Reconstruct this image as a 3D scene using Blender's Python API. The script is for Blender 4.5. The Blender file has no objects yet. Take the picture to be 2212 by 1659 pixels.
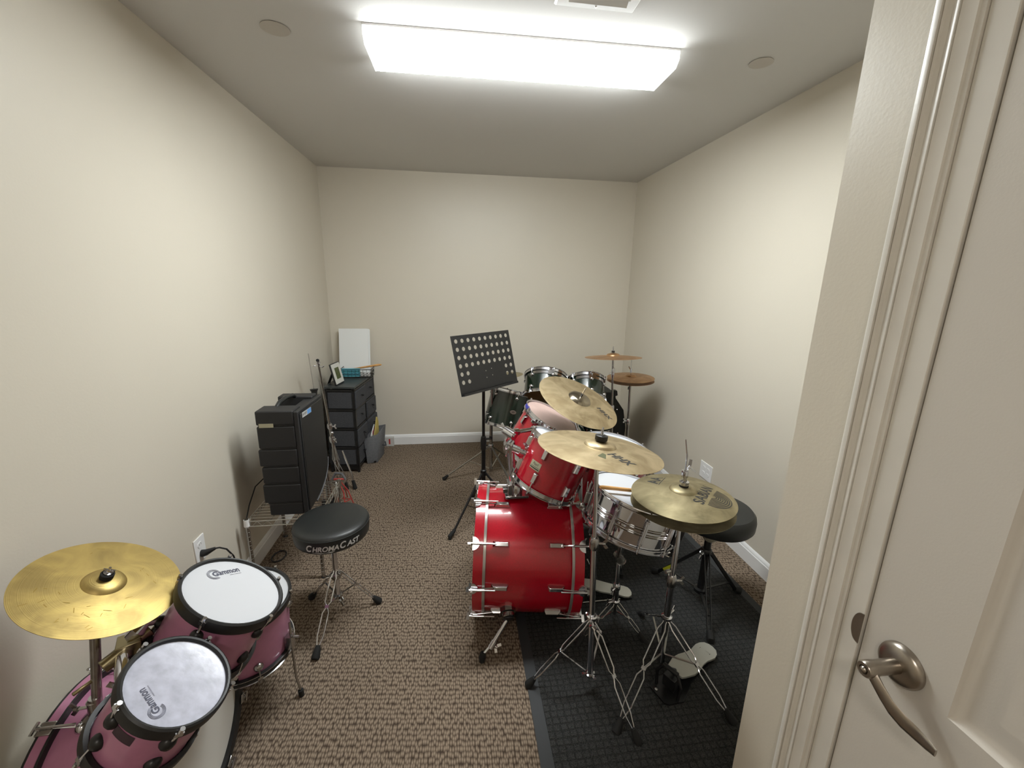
import bpy, bmesh, math, random
from mathutils import Vector, Matrix
random.seed(7)
SC = bpy.context.scene
COL = SC.collection
PI = math.pi
V = Vector

# ------------------------------------------------------------------ camera
cam_d = bpy.data.cameras.new('camera')
cam = bpy.data.objects.new('camera', cam_d)
COL.objects.link(cam)
yaw, pitch, roll = 0.1358, -0.2372, 0.0172
cy, sy, cp, sp = math.cos(yaw), math.sin(yaw), math.cos(pitch), math.sin(pitch)
fw = V((sy * cp, cy * cp, sp)); rt = V((cy, -sy, 0)); upv = rt.cross(fw)
cr, sr = math.cos(roll), math.sin(roll)
r2 = rt * cr + upv * sr
u2 = upv * cr - rt * sr
M = Matrix((r2, u2, -fw)).transposed().to_4x4()
M.translation = V((0, 0, 1.5395))
cam.matrix_world = M
cam_d.sensor_fit = 'HORIZONTAL'; cam_d.sensor_width = 36
cam_d.lens = 903.48 / 2212 * 36
cam_d.clip_start = 0.02
SC.camera = cam

# ------------------------------------------------------------------ world, exposure
w = bpy.data.worlds.new('world'); SC.world = w
w.use_nodes = True
w.node_tree.nodes['Background'].inputs[0].default_value = (0.9, 0.92, 1, 1)
w.node_tree.nodes['Background'].inputs[1].default_value = 0.02
SC.view_settings.view_transform = 'Standard'
SC.view_settings.look = 'None'
SC.view_settings.gamma = 1
SC.view_settings.use_curve_mapping = False
SC.view_settings.exposure = 0.0
SC.cycles.max_bounces = 10
SC.cycles.diffuse_bounces = 6
SC.cycles.glossy_bounces = 5
SC.cycles.sample_clamp_indirect = 6
SC.cycles.caustics_reflective = False
SC.cycles.caustics_refractive = False
LAMP_STRENGTH = 51.0       # the ceiling fixture's diffuser
HALL_FILL_POWER = 12.0          # fill light added behind the camera to brighten the door

ld = bpy.data.lights.new('entry_fill', 'AREA'); ld.shape = 'DISK'; ld.size = 0.3  # added fill for the door side, out of view, no fixture there
ld.energy = HALL_FILL_POWER; ld.color = (1.0, 0.93, 0.84)
lo = bpy.data.objects.new('entry_fill', ld); COL.objects.link(lo)
lo.location = (-0.3, -0.75, 2.38)

# ------------------------------------------------------------------ materials
def s2l(c):
    return tuple(((v / 255) / 12.92 if v / 255 <= 0.04045 else ((v / 255 + 0.055) / 1.055) ** 2.4) for v in c)

def mat(name, rgb, rough=0.5, metal=0.0, srgb=True, coat=0.0, noise=None, bump=None, spec=None, emit=None, alpha=None, trans=None):
    """noise=(scale, amount) varies the colour; bump=(scale, strength, distance)"""
    m = bpy.data.materials.new(name); m.use_nodes = True
    nt = m.node_tree; b = nt.nodes['Principled BSDF']
    c = s2l(rgb) if srgb else rgb
    b.inputs['Base Color'].default_value = (*c, 1)
    b.inputs['Roughness'].default_value = rough
    b.inputs['Metallic'].default_value = metal
    if coat: b.inputs['Coat Weight'].default_value = coat; b.inputs['Coat Roughness'].default_value = 0.05
    if spec is not None: b.inputs['Specular IOR Level'].default_value = spec
    if trans: b.inputs['Transmission Weight'].default_value = trans
    if alpha is not None: b.inputs['Alpha'].default_value = alpha
    if emit:
        b.inputs['Emission Color'].default_value = (*emit[0], 1); b.inputs['Emission Strength'].default_value = emit[1]
    tc = nt.nodes.new('ShaderNodeTexCoord')
    if noise:
        n = nt.nodes.new('ShaderNodeTexNoise'); n.inputs['Scale'].default_value = noise[0]; n.inputs['Detail'].default_value = 5
        nt.links.new(tc.outputs['Object'], n.inputs['Vector'])
        r = nt.nodes.new('ShaderNodeValToRGB')
        r.color_ramp.elements[0].position = 0.3; r.color_ramp.elements[1].position = 0.7
        k = noise[1]
        r.color_ramp.elements[0].color = (*[max(0, v * (1 - k)) for v in c], 1)
        r.color_ramp.elements[1].color = (*[min(1, v * (1 + k)) for v in c], 1)
        nt.links.new(n.outputs['Fac'], r.inputs['Fac']); nt.links.new(r.outputs['Color'], b.inputs['Base Color'])
    if bump:
        n = nt.nodes.new('ShaderNodeTexNoise'); n.inputs['Scale'].default_value = bump[0]; n.inputs['Detail'].default_value = 4
        nt.links.new(tc.outputs['Object'], n.inputs['Vector'])
        bp = nt.nodes.new('ShaderNodeBump'); bp.inputs['Strength'].default_value = bump[1]; bp.inputs['Distance'].default_value = bump[2]
        nt.links.new(n.outputs['Fac'], bp.inputs['Height']); nt.links.new(bp.outputs['Normal'], b.inputs['Normal'])
    return m

m_wall = mat('wall_paint', (211, 204, 190), 0.42, bump=(140, 0.12, 0.002), noise=(1.2, 0.02))
m_ceil = mat('ceiling_paint', (206, 204, 201), 0.8, bump=(120, 0.1, 0.002))
m_trim = mat('white_trim_paint', (232, 232, 232), 0.35, bump=(60, 0.05, 0.002))
m_door = mat('door_paint', (208, 203, 195), 0.38, bump=(300, 0.15, 0.0008))
m_case = mat('casing_paint', (218, 214, 206), 0.34, noise=(14, 0.03), bump=(90, 0.1, 0.001))
m_chrome = mat('chrome', (208, 208, 212), 0.12, 1.0)
m_chromed = mat('worn_chrome', (176, 174, 172), 0.22, 1.0, noise=(40, 0.15))
m_steel = mat('zinc_steel', (186, 184, 178), 0.3, 1.0)
m_nickel = mat('satin_nickel', (168, 160, 150), 0.3, 1.0)
m_black = mat('black_plastic', (26, 26, 27), 0.45, noise=(60, 0.2))
m_blackm = mat('black_metal', (20, 20, 21), 0.38, noise=(50, 0.2))
m_rubber = mat('rubber', (20, 20, 20), 0.8, bump=(150, 0.3, 0.002))
m_red = mat('red_lacquer', (174, 3, 32), 0.24, coat=0.8, noise=(180, 0.12))
m_green = mat('green_lacquer', (14, 30, 21), 0.25, coat=0.6, noise=(5, 0.4))
m_pink = mat('pink_wrap', (176, 116, 146), 0.35, coat=0.4, noise=(25, 0.08))
m_head = mat('white_coated_head', (205, 207, 213), 0.55, bump=(500, 0.2, 0.0004))
m_headgrey = mat('smooth_white_head', (206, 204, 198), 0.4)
m_hazy = mat('hazy_clear_head', (196, 168, 160), 0.3, noise=(8, 0.12))
m_brownhead = mat('amber_bottom_head', (120, 92, 60), 0.25, noise=(10, 0.25))
m_ink = mat('print_ink', (46, 44, 40), 0.6)
m_inkb = mat('blue_grey_ink', (70, 72, 92), 0.6)
m_white = mat('white_plastic', (236, 236, 236), 0.35)
m_silverp = mat('silver_print', (200, 200, 200), 0.4)
m_vinyl = mat('black_vinyl', (30, 32, 32), 0.42, bump=(350, 0.25, 0.0006))
m_wood = mat('hickory', (214, 162, 100), 0.45, noise=(30, 0.12))
m_case_b = mat('ribbed_black_plastic', (33, 33, 35), 0.55, bump=(260, 0.3, 0.0008))
m_grille = mat('black_grille', (16, 16, 17), 0.5, bump=(900, 0.5, 0.0006))
m_fabric = mat('charcoal_fabric', (62, 63, 67), 0.9, noise=(120, 0.18), bump=(400, 0.3, 0.001))
m_fabric2 = mat('grey_fabric', (92, 92, 94), 0.9, noise=(90, 0.15), bump=(400, 0.3, 0.001))
m_desktop = mat('dark_wood_top', (52, 56, 56), 0.4, noise=(30, 0.25))
m_paper = mat('white_paper', (228, 230, 230), 0.8)
m_teal = mat('teal_paper', (84, 166, 184), 0.7)
m_yellow = mat('manila_folder', (196, 176, 100), 0.8)
m_yel = mat('yellow_sticker', (196, 196, 50), 0.5)
m_pinkp = mat('pink_print', (206, 110, 116), 0.7)
m_redp = mat('red_print', (184, 48, 44), 0.6)
m_brown = mat('brown_print', (110, 80, 50), 0.7)
m_blue = mat('blue_sticker', (92, 150, 214), 0.5)
m_purple = mat('blue_tape', (52, 54, 140), 0.6)
m_beige = mat('beige_label', (176, 172, 148), 0.6)
m_pic = mat('landscape_photo', (74, 84, 44), 0.4, noise=(40, 0.5))
m_padal = mat('brushed_aluminium', (196, 196, 188), 0.4, 0.6)
m_mounth = mat('amber_metal', (150, 140, 110), 0.3, 1.0)
m_grey = mat('vent_grey', (140, 138, 136), 0.6)
m_clearlug = mat('grey_tape_wrap', (150, 146, 134), 0.5, noise=(60, 0.3))
m_redcoat = mat('red_coated_rod', (190, 80, 76), 0.3, 0.3)

def cymbal_mat(name, rgb, rough, stain=0.12, tone=(150, 130, 90)):
    m = bpy.data.materials.new(name); m.use_nodes = True
    nt = m.node_tree; b = nt.nodes['Principled BSDF']; L = nt.links
    b.inputs['Metallic'].default_value = 0.92; b.inputs['Roughness'].default_value = rough
    tc = nt.nodes.new('ShaderNodeTexCoord')
    sx = nt.nodes.new('ShaderNodeSeparateXYZ'); L.new(tc.outputs['Object'], sx.inputs[0])
    cx = nt.nodes.new('ShaderNodeCombineXYZ'); L.new(sx.outputs[0], cx.inputs[0]); L.new(sx.outputs[1], cx.inputs[1])
    ln = nt.nodes.new('ShaderNodeVectorMath'); ln.operation = 'LENGTH'; L.new(cx.outputs[0], ln.inputs[0])
    # lathe grooves: 1-D noise over the radius
    mu = nt.nodes.new('ShaderNodeMath'); mu.operation = 'MULTIPLY'; mu.inputs[1].default_value = 520; L.new(ln.outputs['Value'], mu.inputs[0])
    n1 = nt.nodes.new('ShaderNodeTexNoise'); n1.noise_dimensions = '1D'; n1.inputs['Scale'].default_value = 1.0; n1.inputs['Detail'].default_value = 3
    L.new(mu.outputs[0], n1.inputs['W'])
    bp = nt.nodes.new('ShaderNodeBump'); bp.inputs['Strength'].default_value = 0.35; bp.inputs['Distance'].default_value = 0.0006
    L.new(n1.outputs['Fac'], bp.inputs['Height']); L.new(bp.outputs['Normal'], b.inputs['Normal'])
    n2 = nt.nodes.new('ShaderNodeTexNoise'); n2.inputs['Scale'].default_value = 11; n2.inputs['Detail'].default_value = 6; n2.inputs['Distortion'].default_value = 1.0
    L.new(tc.outputs['Object'], n2.inputs['Vector'])
    r = nt.nodes.new('ShaderNodeValToRGB'); r.color_ramp.elements[0].position = 0.35; r.color_ramp.elements[1].position = 0.62
    r.color_ramp.elements[0].color = (*s2l(tone), 1); r.color_ramp.elements[1].color = (*s2l(rgb), 1)
    L.new(n2.outputs['Fac'], r.inputs['Fac']); L.new(r.outputs['Color'], b.inputs['Base Color'])
    r3 = nt.nodes.new('ShaderNodeMapRange'); r3.inputs['To Min'].default_value = rough + stain; r3.inputs['To Max'].default_value = rough
    L.new(n2.outputs['Fac'], r3.inputs['Value']); L.new(r3.outputs[0], b.inputs['Roughness'])
    return m
m_gold = cymbal_mat('yellow_brass', (194, 170, 106), 0.4, 0.1, (160, 139, 88))
m_brass = cymbal_mat('b20_bronze', (196, 178, 144), 0.38, 0.15, (158, 140, 108))
m_dull = cymbal_mat('dull_bronze', (166, 154, 122), 0.42, 0.12, (134, 124, 96))
m_copper = cymbal_mat('copper_bronze', (204, 164, 122), 0.34, 0.1, (182, 142, 104))

def carpet_mat():
    m = bpy.data.materials.new('brown_loop_carpet'); m.use_nodes = True
    nt = m.node_tree; b = nt.nodes['Principled BSDF']; L = nt.links
    b.inputs['Roughness'].default_value = 0.95; b.inputs['Specular IOR Level'].default_value = 0.1
    tc = nt.nodes.new('ShaderNodeTexCoord')
    mp = nt.nodes.new('ShaderNodeMapping'); mp.inputs['Scale'].default_value = (1 / 0.0078, 1 / 0.0185, 1)
    mp.inputs['Rotation'].default_value = (0, 0, 0.05)
    L.new(tc.outputs['Object'], mp.inputs['Vector'])
    vo = nt.nodes.new('ShaderNodeTexVoronoi'); vo.inputs['Scale'].default_value = 1.0; vo.inputs['Randomness'].default_value = 0.55
    vo.voronoi_dimensions = '2D'
    L.new(mp.outputs[0], vo.inputs['Vector'])
    r = nt.nodes.new('ShaderNodeValToRGB'); e = r.color_ramp.elements
    e[0].position = 0.08; e[0].color = (*s2l((152, 136, 119)), 1)
    e[1].position = 0.68; e[1].color = (*s2l((70, 59, 50)), 1)
    x = r.color_ramp.elements.new(0.4); x.color = (*s2l((116, 102, 88)), 1)
    L.new(vo.outputs['Distance'], r.inputs['Fac'])
    n = nt.nodes.new('ShaderNodeTexNoise'); n.inputs['Scale'].default_value = 3; n.inputs['Detail'].default_value = 6
    L.new(tc.outputs['Object'], n.inputs['Vector'])
    mr = nt.nodes.new('ShaderNodeMapRange'); mr.inputs['To Min'].default_value = 0.82; mr.inputs['To Max'].default_value = 1.12
    L.new(n.outputs['Fac'], mr.inputs['Value'])
    mx = nt.nodes.new('ShaderNodeVectorMath'); mx.operation = 'SCALE'
    L.new(r.outputs['Color'], mx.inputs[0]); L.new(mr.outputs[0], mx.inputs['Scale'])
    L.new(mx.outputs[0], b.inputs['Base Color'])
    bp = nt.nodes.new('ShaderNodeBump'); bp.invert = True; bp.inputs['Strength'].default_value = 0.45; bp.inputs['Distance'].default_value = 0.003
    L.new(vo.outputs['Distance'], bp.inputs['Height']); L.new(bp.outputs['Normal'], b.inputs['Normal'])
    return m
m_carpet = carpet_mat()

def waffle_mat():
    m = bpy.data.materials.new('charcoal_waffle_pile'); m.use_nodes = True
    nt = m.node_tree; b = nt.nodes['Principled BSDF']; L = nt.links
    b.inputs['Roughness'].default_value = 0.95; b.inputs['Specular IOR Level'].default_value = 0.15
    tc = nt.nodes.new('ShaderNodeTexCoord')
    br = nt.nodes.new('ShaderNodeTexBrick'); br.offset = 0.12
    br.inputs['Scale'].default_value = 1; br.inputs['Brick Width'].default_value = 0.026; br.inputs['Row Height'].default_value = 0.024
    br.inputs['Mortar Size'].default_value = 0.0035; br.inputs['Mortar Smooth'].default_value = 0.6
    br.inputs['Color1'].default_value = (1, 1, 1, 1); br.inputs['Color2'].default_value = (0.75, 0.75, 0.75, 1); br.inputs['Mortar'].default_value = (0, 0, 0, 1)
    nz = nt.nodes.new('ShaderNodeTexNoise'); nz.inputs['Scale'].default_value = 40
    L.new(tc.outputs['Object'], nz.inputs['Vector'])
    ad = nt.nodes.new('ShaderNodeVectorMath'); ad.operation = 'MULTIPLY_ADD'; ad.inputs[1].default_value = (0.006, 0.006, 0)
    L.new(nz.outputs['Color'], ad.inputs[0]); L.new(tc.outputs['Object'], ad.inputs[2])
    L.new(ad.outputs[0], br.inputs['Vector'])
    n = nt.nodes.new('ShaderNodeTexNoise'); n.inputs['Scale'].default_value = 320; n.inputs['Detail'].default_value = 3
    L.new(tc.outputs['Object'], n.inputs['Vector'])
    r = nt.nodes.new('ShaderNodeValToRGB'); r.color_ramp.elements[0].position = 0.3; r.color_ramp.elements[1].position = 0.75
    r.color_ramp.elements[0].color = (*s2l((32, 33, 33)), 1); r.color_ramp.elements[1].color = (*s2l((72, 72, 71)), 1)
    L.new(n.outputs['Fac'], r.inputs['Fac'])
    mx = nt.nodes.new('ShaderNodeMix'); mx.data_type = 'RGBA'; mx.blend_type = 'MULTIPLY'; mx.inputs[0].default_value = 0.3
    L.new(r.outputs['Color'], mx.inputs[6]); L.new(br.outputs['Color'], mx.inputs[7]); L.new(mx.outputs[2], b.inputs['Base Color'])
    bp = nt.nodes.new('ShaderNodeBump'); bp.inputs['Strength'].default_value = 0.8; bp.inputs['Distance'].default_value = 0.004
    L.new(br.outputs['Color'], bp.inputs['Height'])
    bp2 = nt.nodes.new('ShaderNodeBump'); bp2.inputs['Strength'].default_value = 0.4; bp2.inputs['Distance'].default_value = 0.002
    L.new(n.outputs['Fac'], bp2.inputs['Height']); L.new(bp.outputs['Normal'], bp2.inputs['Normal'])
    L.new(bp2.outputs['Normal'], b.inputs['Normal'])
    return m
m_waffle = waffle_mat()

# ------------------------------------------------------------------ mesh helpers
def frame(c, n, ref=(0.0, 0.0, 0.0)):
    """matrix with z along n; x along the part of ref (default world x) square to n"""
    n = V(n).normalized(); ref = V(ref)
    if ref.length == 0: ref = V((1, 0, 0)) if abs(n.x) < 0.9 else V((0, 1, 0))
    x = (ref - n * ref.dot(n)).normalized(); y = n.cross(x)
    m = Matrix((x, y, n)).transposed().to_4x4(); m.translation = V(c)
    return m

class MB:
    def __init__(s): s.v = []; s.f = []; s.sm = []
    def add(s, vs, fs, smooth=False):
        o = len(s.v); s.v += [V(p) for p in vs]
        s.f += [tuple(i + o for i in f) for f in fs]; s.sm += [smooth] * len(fs)
        return s
    def box(s, c, size, m=None):
        x, y, z = [d / 2 for d in size]; c = V(c)
        ps = [V((a * x, b * y, d * z)) for a in (-1, 1) for b in (-1, 1) for d in (-1, 1)]
        if m is not None: m3 = m.to_3x3(); ps = [m3 @ p for p in ps]
        return s.add([p + c for p in ps], [(0, 1, 3, 2), (4, 6, 7, 5), (0, 4, 5, 1), (2, 3, 7, 6), (0, 2, 6, 4), (1, 5, 7, 3)])
    def mbox(s, lo, hi):
        lo = V(lo); hi = V(hi); return s.box((lo + hi) / 2, hi - lo)
    def beam(s, a, b, wx, wy, up=(0, 0, 1), wx2=None):
        a = V(a); b = V(b); d = (b - a).normalized(); up = V(up)
        if abs(d.dot(up)) > 0.98: up = V((0, 1, 0))
        x = d.cross(up).normalized(); y = x.cross(d); wx2 = wx if wx2 is None else wx2
        ps = []
        for p, ww in ((a, wx), (b, wx2)):
            for i, j in ((-1, -1), (1, -1), (1, 1), (-1, 1)): ps.append(p + x * i * ww / 2 + y * j * wy / 2)
        return s.add(ps, [(3, 2, 1, 0), (4, 5, 6, 7), (0, 1, 5, 4), (1, 2, 6, 5), (2, 3, 7, 6), (3, 0, 4, 7)])
    def tube(s, pts, r, seg=10, caps=True, closed=False):
        pts = [V(p) for p in pts]; n = len(pts)
        rs = list(r) if isinstance(r, (list, tuple)) else [r] * n
        prev = None; vs = []
        for i, p in enumerate(pts):
            if closed: d = (pts[(i + 1) % n] - pts[i - 1]).normalized()
            else: d = (pts[min(i + 1, n - 1)] - pts[max(i - 1, 0)]).normalized()
            if prev is None: x = d.orthogonal().normalized()
            else: x = (prev - d * prev.dot(d)); x = x.normalized() if x.length > 1e-6 else d.orthogonal().normalized()
            prev = x; y = d.cross(x)
            for k in range(seg):
                a = 2 * PI * k / seg; vs.append(p + (x * math.cos(a) + y * math.sin(a)) * rs[i])
        fs = []
        for i in range(n if closed else n - 1):
            j = (i + 1) % n
            for k in range(seg):
                l = (k + 1) % seg; fs.append((i * seg + k, i * seg + l, j * seg + l, j * seg + k))
        s.add(vs, fs, True)
        if caps and not closed:
            o = len(s.v) - n * seg
            s.f += [tuple(o + k for k in reversed(range(seg))), tuple(o + (n - 1) * seg + k for k in range(seg))]; s.sm += [False, False]
        return s
    def lathe(s, prof, m=None, seg=32, smooth=True, a0=0.0, a1=2 * PI):
        """prof: [(r,h)...] turned about m's z axis"""
        m = m or Matrix.Identity(4); full = abs(a1 - a0 - 2 * PI) < 1e-6; na = seg if full else seg + 1
        vs = []; fs = []
        for r, h in prof:
            for k in range(na):
                a = a0 + (a1 - a0) * k / seg; vs.append(m @ V((r * math.cos(a), r * math.sin(a), h)))
        for i in range(len(prof) - 1):
            for k in range(seg):
                l = (k + 1) % na
                fs.append((i * na + k, i * na + l, (i + 1) * na + l, (i + 1) * na + k))
        s.add(vs, fs, smooth); return s
    def cyl(s, a, b, r, seg=20, r2=None):
        a = V(a); b = V(b); r2 = r if r2 is None else r2; h = (b - a).length
        m = frame(a, b - a)
        vs = [m @ V((rr * math.cos(2 * PI * k / seg), rr * math.sin(2 * PI * k / seg), z)) for rr, z in ((r, 0), (r2, h)) for k in range(seg)]
        s.add(vs, [(k, (k + 1) % seg, seg + (k + 1) % seg, seg + k) for k in range(seg)], True)
        o = len(s.v) - 2 * seg
        s.f += [tuple(o + k for k in reversed(range(seg))), tuple(o + seg + k for k in range(seg))]; s.sm += [False, False]
        return s
    def prism(s, poly, m, z0, z1):
        """2-D polygon (x,y in m) pulled from z0 to z1"""
        n = len(poly)
        vs = [m @ V((x, y, z)) for z in (z0, z1) for x, y in poly]
        fs = [tuple(reversed(range(n))), tuple(range(n, 2 * n))] + [(i, (i + 1) % n, n + (i + 1) % n, n + i) for i in range(n)]
        return s.add(vs, fs)
    def ball(s, c, r, seg=12, sc=(1, 1, 1), m=None):
        pr = [(r * math.sin(PI * i / (seg // 2)) + 1e-5, -r * math.cos(PI * i / (seg // 2))) for i in range(seg // 2 + 1)]
        mm = (m.copy() if m is not None else Matrix.Identity(4)); mm = Matrix.Translation(V(c)) @ mm.to_3x3().to_4x4() @ Matrix.Diagonal((*sc, 1))
        return s.lathe(pr, mm, seg)
    def build(s, name, m, parent=None, matrix=None, bevel=0, seg=2, kind=None, weld=False):
        me = bpy.data.meshes.new(name)
        root = parent
        while root is not None and root.parent is not None: root = root.parent
        rm = ROOTM.get(root.name) if root is not None else (matrix or Matrix.Identity(4))
        if rm is None: rm = Matrix.Identity(4)
        inv = rm.inverted()
        me.from_pydata([inv @ p for p in s.v], [], s.f)
        for p, f in zip(me.polygons, s.sm): p.use_smooth = f
        me.materials.append(m)
        bm = bmesh.new(); bm.from_mesh(me); bmesh.ops.recalc_face_normals(bm, faces=bm.faces); bm.to_mesh(me); bm.free()
        me.set_sharp_from_angle(angle=math.radians(38))
        o = bpy.data.objects.new(name, me); COL.objects.link(o)
        if parent is not None: o.parent = parent
        else: o.matrix_world = rm; ROOTM[o.name] = rm.copy()
        if bevel:
            b = o.modifiers.new('bevel', 'BEVEL'); b.width = bevel; b.segments = seg; b.limit_method = 'ANGLE'
        if kind: o['kind'] = kind
        return o
ROOTM = {}

def tag(o, label, cat, group=None, kind=None):
    o['label'] = label; o['category'] = cat
    if group: o['group'] = group
    if kind: o['kind'] = kind
    return o

def thing(name, label, cat, loc, m=None, group=None):
    o = bpy.data.objects.new(name, None); COL.objects.link(o); o.empty_display_size = 0.05
    rm = m if m is not None else Matrix.Translation(V(loc))
    o.matrix_world = rm; ROOTM[o.name] = rm.copy()
    return tag(o, label, cat, group)

def struct(o): o['kind'] = 'structure'; return o

def text2d(s, size=1.0, offset=0.0, shear=0.0, spacing=1.0):
    cu = bpy.data.curves.new('t', 'FONT'); cu.body = s; cu.size = size; cu.offset = offset; cu.shear = shear
    cu.space_character = spacing; cu.resolution_u = 3; cu.align_x = 'LEFT'
    ob = bpy.data.objects.new('t', cu); COL.objects.link(ob)
    dg = bpy.context.evaluated_depsgraph_get(); dg.update()
    me = bpy.data.meshes.new_from_object(ob.evaluated_get(dg))
    vs = [(v.co.x, v.co.y) for v in me.vertices]; fs = [tuple(p.vertices) for p in me.polygons]
    bpy.data.objects.remove(ob); bpy.data.curves.remove(cu); bpy.data.meshes.remove(me)
    return vs, fs

def fit_text(s, width, height=None, **k):
    """text outline scaled to the given width (and height); starts at x=0, base at y=0"""
    vs, fs = text2d(s, 1.0, **k)
    x0 = min(v[0] for v in vs); x1 = max(v[0] for v in vs); y1 = max(v[1] for v in vs); y0 = 0
    sx = width / (x1 - x0); sy = sx if height is None else height / (y1 - y0)
    return [((x - x0) * sx, y * sy) for x, y in vs], fs

def arcpoly(cx, cy, r0, r1, a0, a1, n=28):
    vs = []; fs = []
    for i in range(n + 1):
        a = a0 + (a1 - a0) * i / n
        vs += [(cx + r0 * math.cos(a), cy + r0 * math.sin(a)), (cx + r1 * math.cos(a), cy + r1 * math.sin(a))]
    for i in range(n): fs.append((2 * i, 2 * i + 1, 2 * i + 3, 2 * i + 2))
    return vs, fs

def put(mb, shape, fn):
    vs, fs = shape; mb.add([fn(x, y) for x, y in vs], fs)

# ------------------------------------------------------------------ the room
XL, XR, YB, H = -1.1084, 1.6478, 3.9186, 2.44
XE, YE, YF = 0.70, 0.742, -1.5
mb = MB(); mb.mbox((XL - .1, YF - .1, -.1), (XR + .1, YB + .1, 0)); struct(mb.build('floor', m_carpet))
mb = MB(); mb.mbox((XL - .1, YF - .1, H), (XR + .1, YB + .1, H + .1)); struct(mb.build('ceiling', m_ceil))
mb = MB(); mb.mbox((XL - .1, YF - .1, 0), (XL, YB + .1, H)); struct(mb.build('wall_left', m_wall))
mb = MB(); mb.mbox((XL, YB, 0), (XR, YB + .1, H)); struct(mb.build('wall_back', m_wall))
mb = MB(); mb.mbox((XR, YE, 0), (XR + .1, YB + .1, H)); struct(mb.build('wall_right', m_wall))
mb = MB(); mb.mbox((XL, YF - .1, 0), (XR, YF, H)); struct(mb.build('wall_front', m_wall))
# closet block on the right of the entry with its door opening
mb = MB()
mb.mbox((XE, .548, 0), (XE + .12, YE, H)); mb.mbox((XE, YF, 0), (XE + .12, -.33, H)); mb.mbox((XE, -.33, 2.06), (XE + .12, .548, H))
mb.mbox((XE + .12, YE - .1, 0), (XR + .1, YE, H))
struct(mb.build('wall_entry', m_wall))
# baseboards: flat board with a moulded top
def baseboard(name, a, b, nrm):
    a = V(a); b = V(b); nrm = V(nrm); d = (b - a).normalized()
    pf = [(0, 0), (.014, 0), (.014, .075), (.0105, .079), (.0105, .084), (.007, .090), (.004, .097), (0, .1)]
    m = Matrix((nrm, V((0, 0, 1)), nrm.cross(V((0, 0, 1))))).transposed().to_4x4(); m.translation = a
    L = (b - a).dot(nrm.cross(V((0, 0, 1))))
    mb = MB(); mb.prism(pf, m, 0, L); return struct(mb.build(name, m_trim))
baseboard('baseboard_left', (XL, YF, 0), (XL, YB, 0), (1, 0, 0))
baseboard('baseboard_back', (XL, YB, 0), (XR, YB, 0), (0, -1, 0))
baseboard('baseboard_right', (XR, YE, 0), (XR, YB, 0), (-1, 0, 0))
# door casing, jamb and door of the closet
def casing_profile(y_in, sgn):
    pts = [(.000, .000), (.000, .007), (.006, .008), (.0075, .0105), (.022, .0115), (.0265, .0135), (.0275, .009), (.0290, .009), (.0300, .0135), (.0330, .0135), (.037, .0105), (.041, .0098), (.046, .0125), (.0475, .0165), (.0485, .012), (.0500, .012), (.0510, .0175), (.057, .018), (.061, .016), (.062, .0)]
    return [(y_in + sgn * a, b) for a, b in pts]
mb = MB()
mz = Matrix(((0, -1, 0, XE), (1, 0, 0, 0), (0, 0, 1, 0), (0, 0, 0, 1)))      # (y, protrusion) -> world
mb.prism(casing_profile(.560, 1), mz, 0, 2.06)
mb.prism(casing_profile(-.345, -1), mz, 0, 2.06)
mb.mbox((XE - .016, -.407, 2.06), (XE, .622, 2.122))
struct(mb.build('trim_1', m_case))
mb = MB(); mb.mbox((XE - .003, .5245, 0), (XE + .11, .5595, 2.06)); mb.mbox((XE - .003, -.3445, 0), (XE + .11, -.3095, 2.06)); mb.mbox((XE - .003, -.3095, 2.025), (XE + .11, .5245, 2.06))
mb.mbox((XE + .04, .512, 0), (XE + .055, .5245, 2.025))
jamb = struct(mb.build('trim_2', m_case, bevel=.0015))
mb = MB(); mb.prism([(.002, -.030), (.002, .030)] + [(-.001 - .014 * math.cos(a), .029 * math.sin(a)) for a in [PI / 2 - PI * k / 14 for k in range(15)]], Matrix(((0, 0, -1, XE - .003), (-1, 0, 0, .5265), (0, 1, 0, .960), (0, 0, 0, 1))), 0, .0015)
mb.build('strike_plate', m_nickel, jamb)
# door
D0, D1, DX = -.305, .521, XE + .001
mb = MB()
yA, yB = -.17, .389
panels = [(.935, 1.90), (.20, .74)]
ys = [D0, yA, yB, D1]; zs = [.012, .20, .74, .935, 1.90, 2.022]
def pquad(mb, y0, z0, y1, z1, x=DX): mb.add([(x, y0, z0), (x, y1, z0), (x, y1, z1), (x, y0, z1)], [(0, 1, 2, 3)])
pquad(mb, D0, zs[0], yA, zs[5]); pquad(mb, yB, zs[0], D1, zs[5])
for a, b in ((0, 1), (2, 3), (4, 5)): pquad(mb, yA, zs[a], yB, zs[b])
for z0, z1 in panels:
    loops = [(0, 0), (.002, .004), (.008, .009), (.014, .0105), (.020, .0095), (.046, .0012), (.050, .0005), (.052, 0.0005)]
    vs = []
    for ins, dep in loops:
        vs += [(DX + dep, yA + ins, z0 + ins), (DX + dep, yB - ins, z0 + ins), (DX + dep, yB - ins, z1 - ins), (DX + dep, yA + ins, z1 - ins)]
    fs = []
    for i in range(len(loops) - 1):
        for k in range(4): fs.append((i * 4 + k, i * 4 + (k + 1) % 4, i * 4 + 4 + (k + 1) % 4, i * 4 + 4 + k))
    fs.append(tuple(range(len(vs) - 4, len(vs)))); mb.add(vs, fs)
mb.mbox((DX + .012, D0, zs[0]), (DX + .036, D1, zs[5]))
for y0, y1 in ((D0, D0 + .002), (D1 - .002, D1)): mb.mbox((DX + .0001, y0, zs[0]), (DX + .013, y1, zs[5]))
door = struct(mb.build('door_1', m_door))
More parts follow.
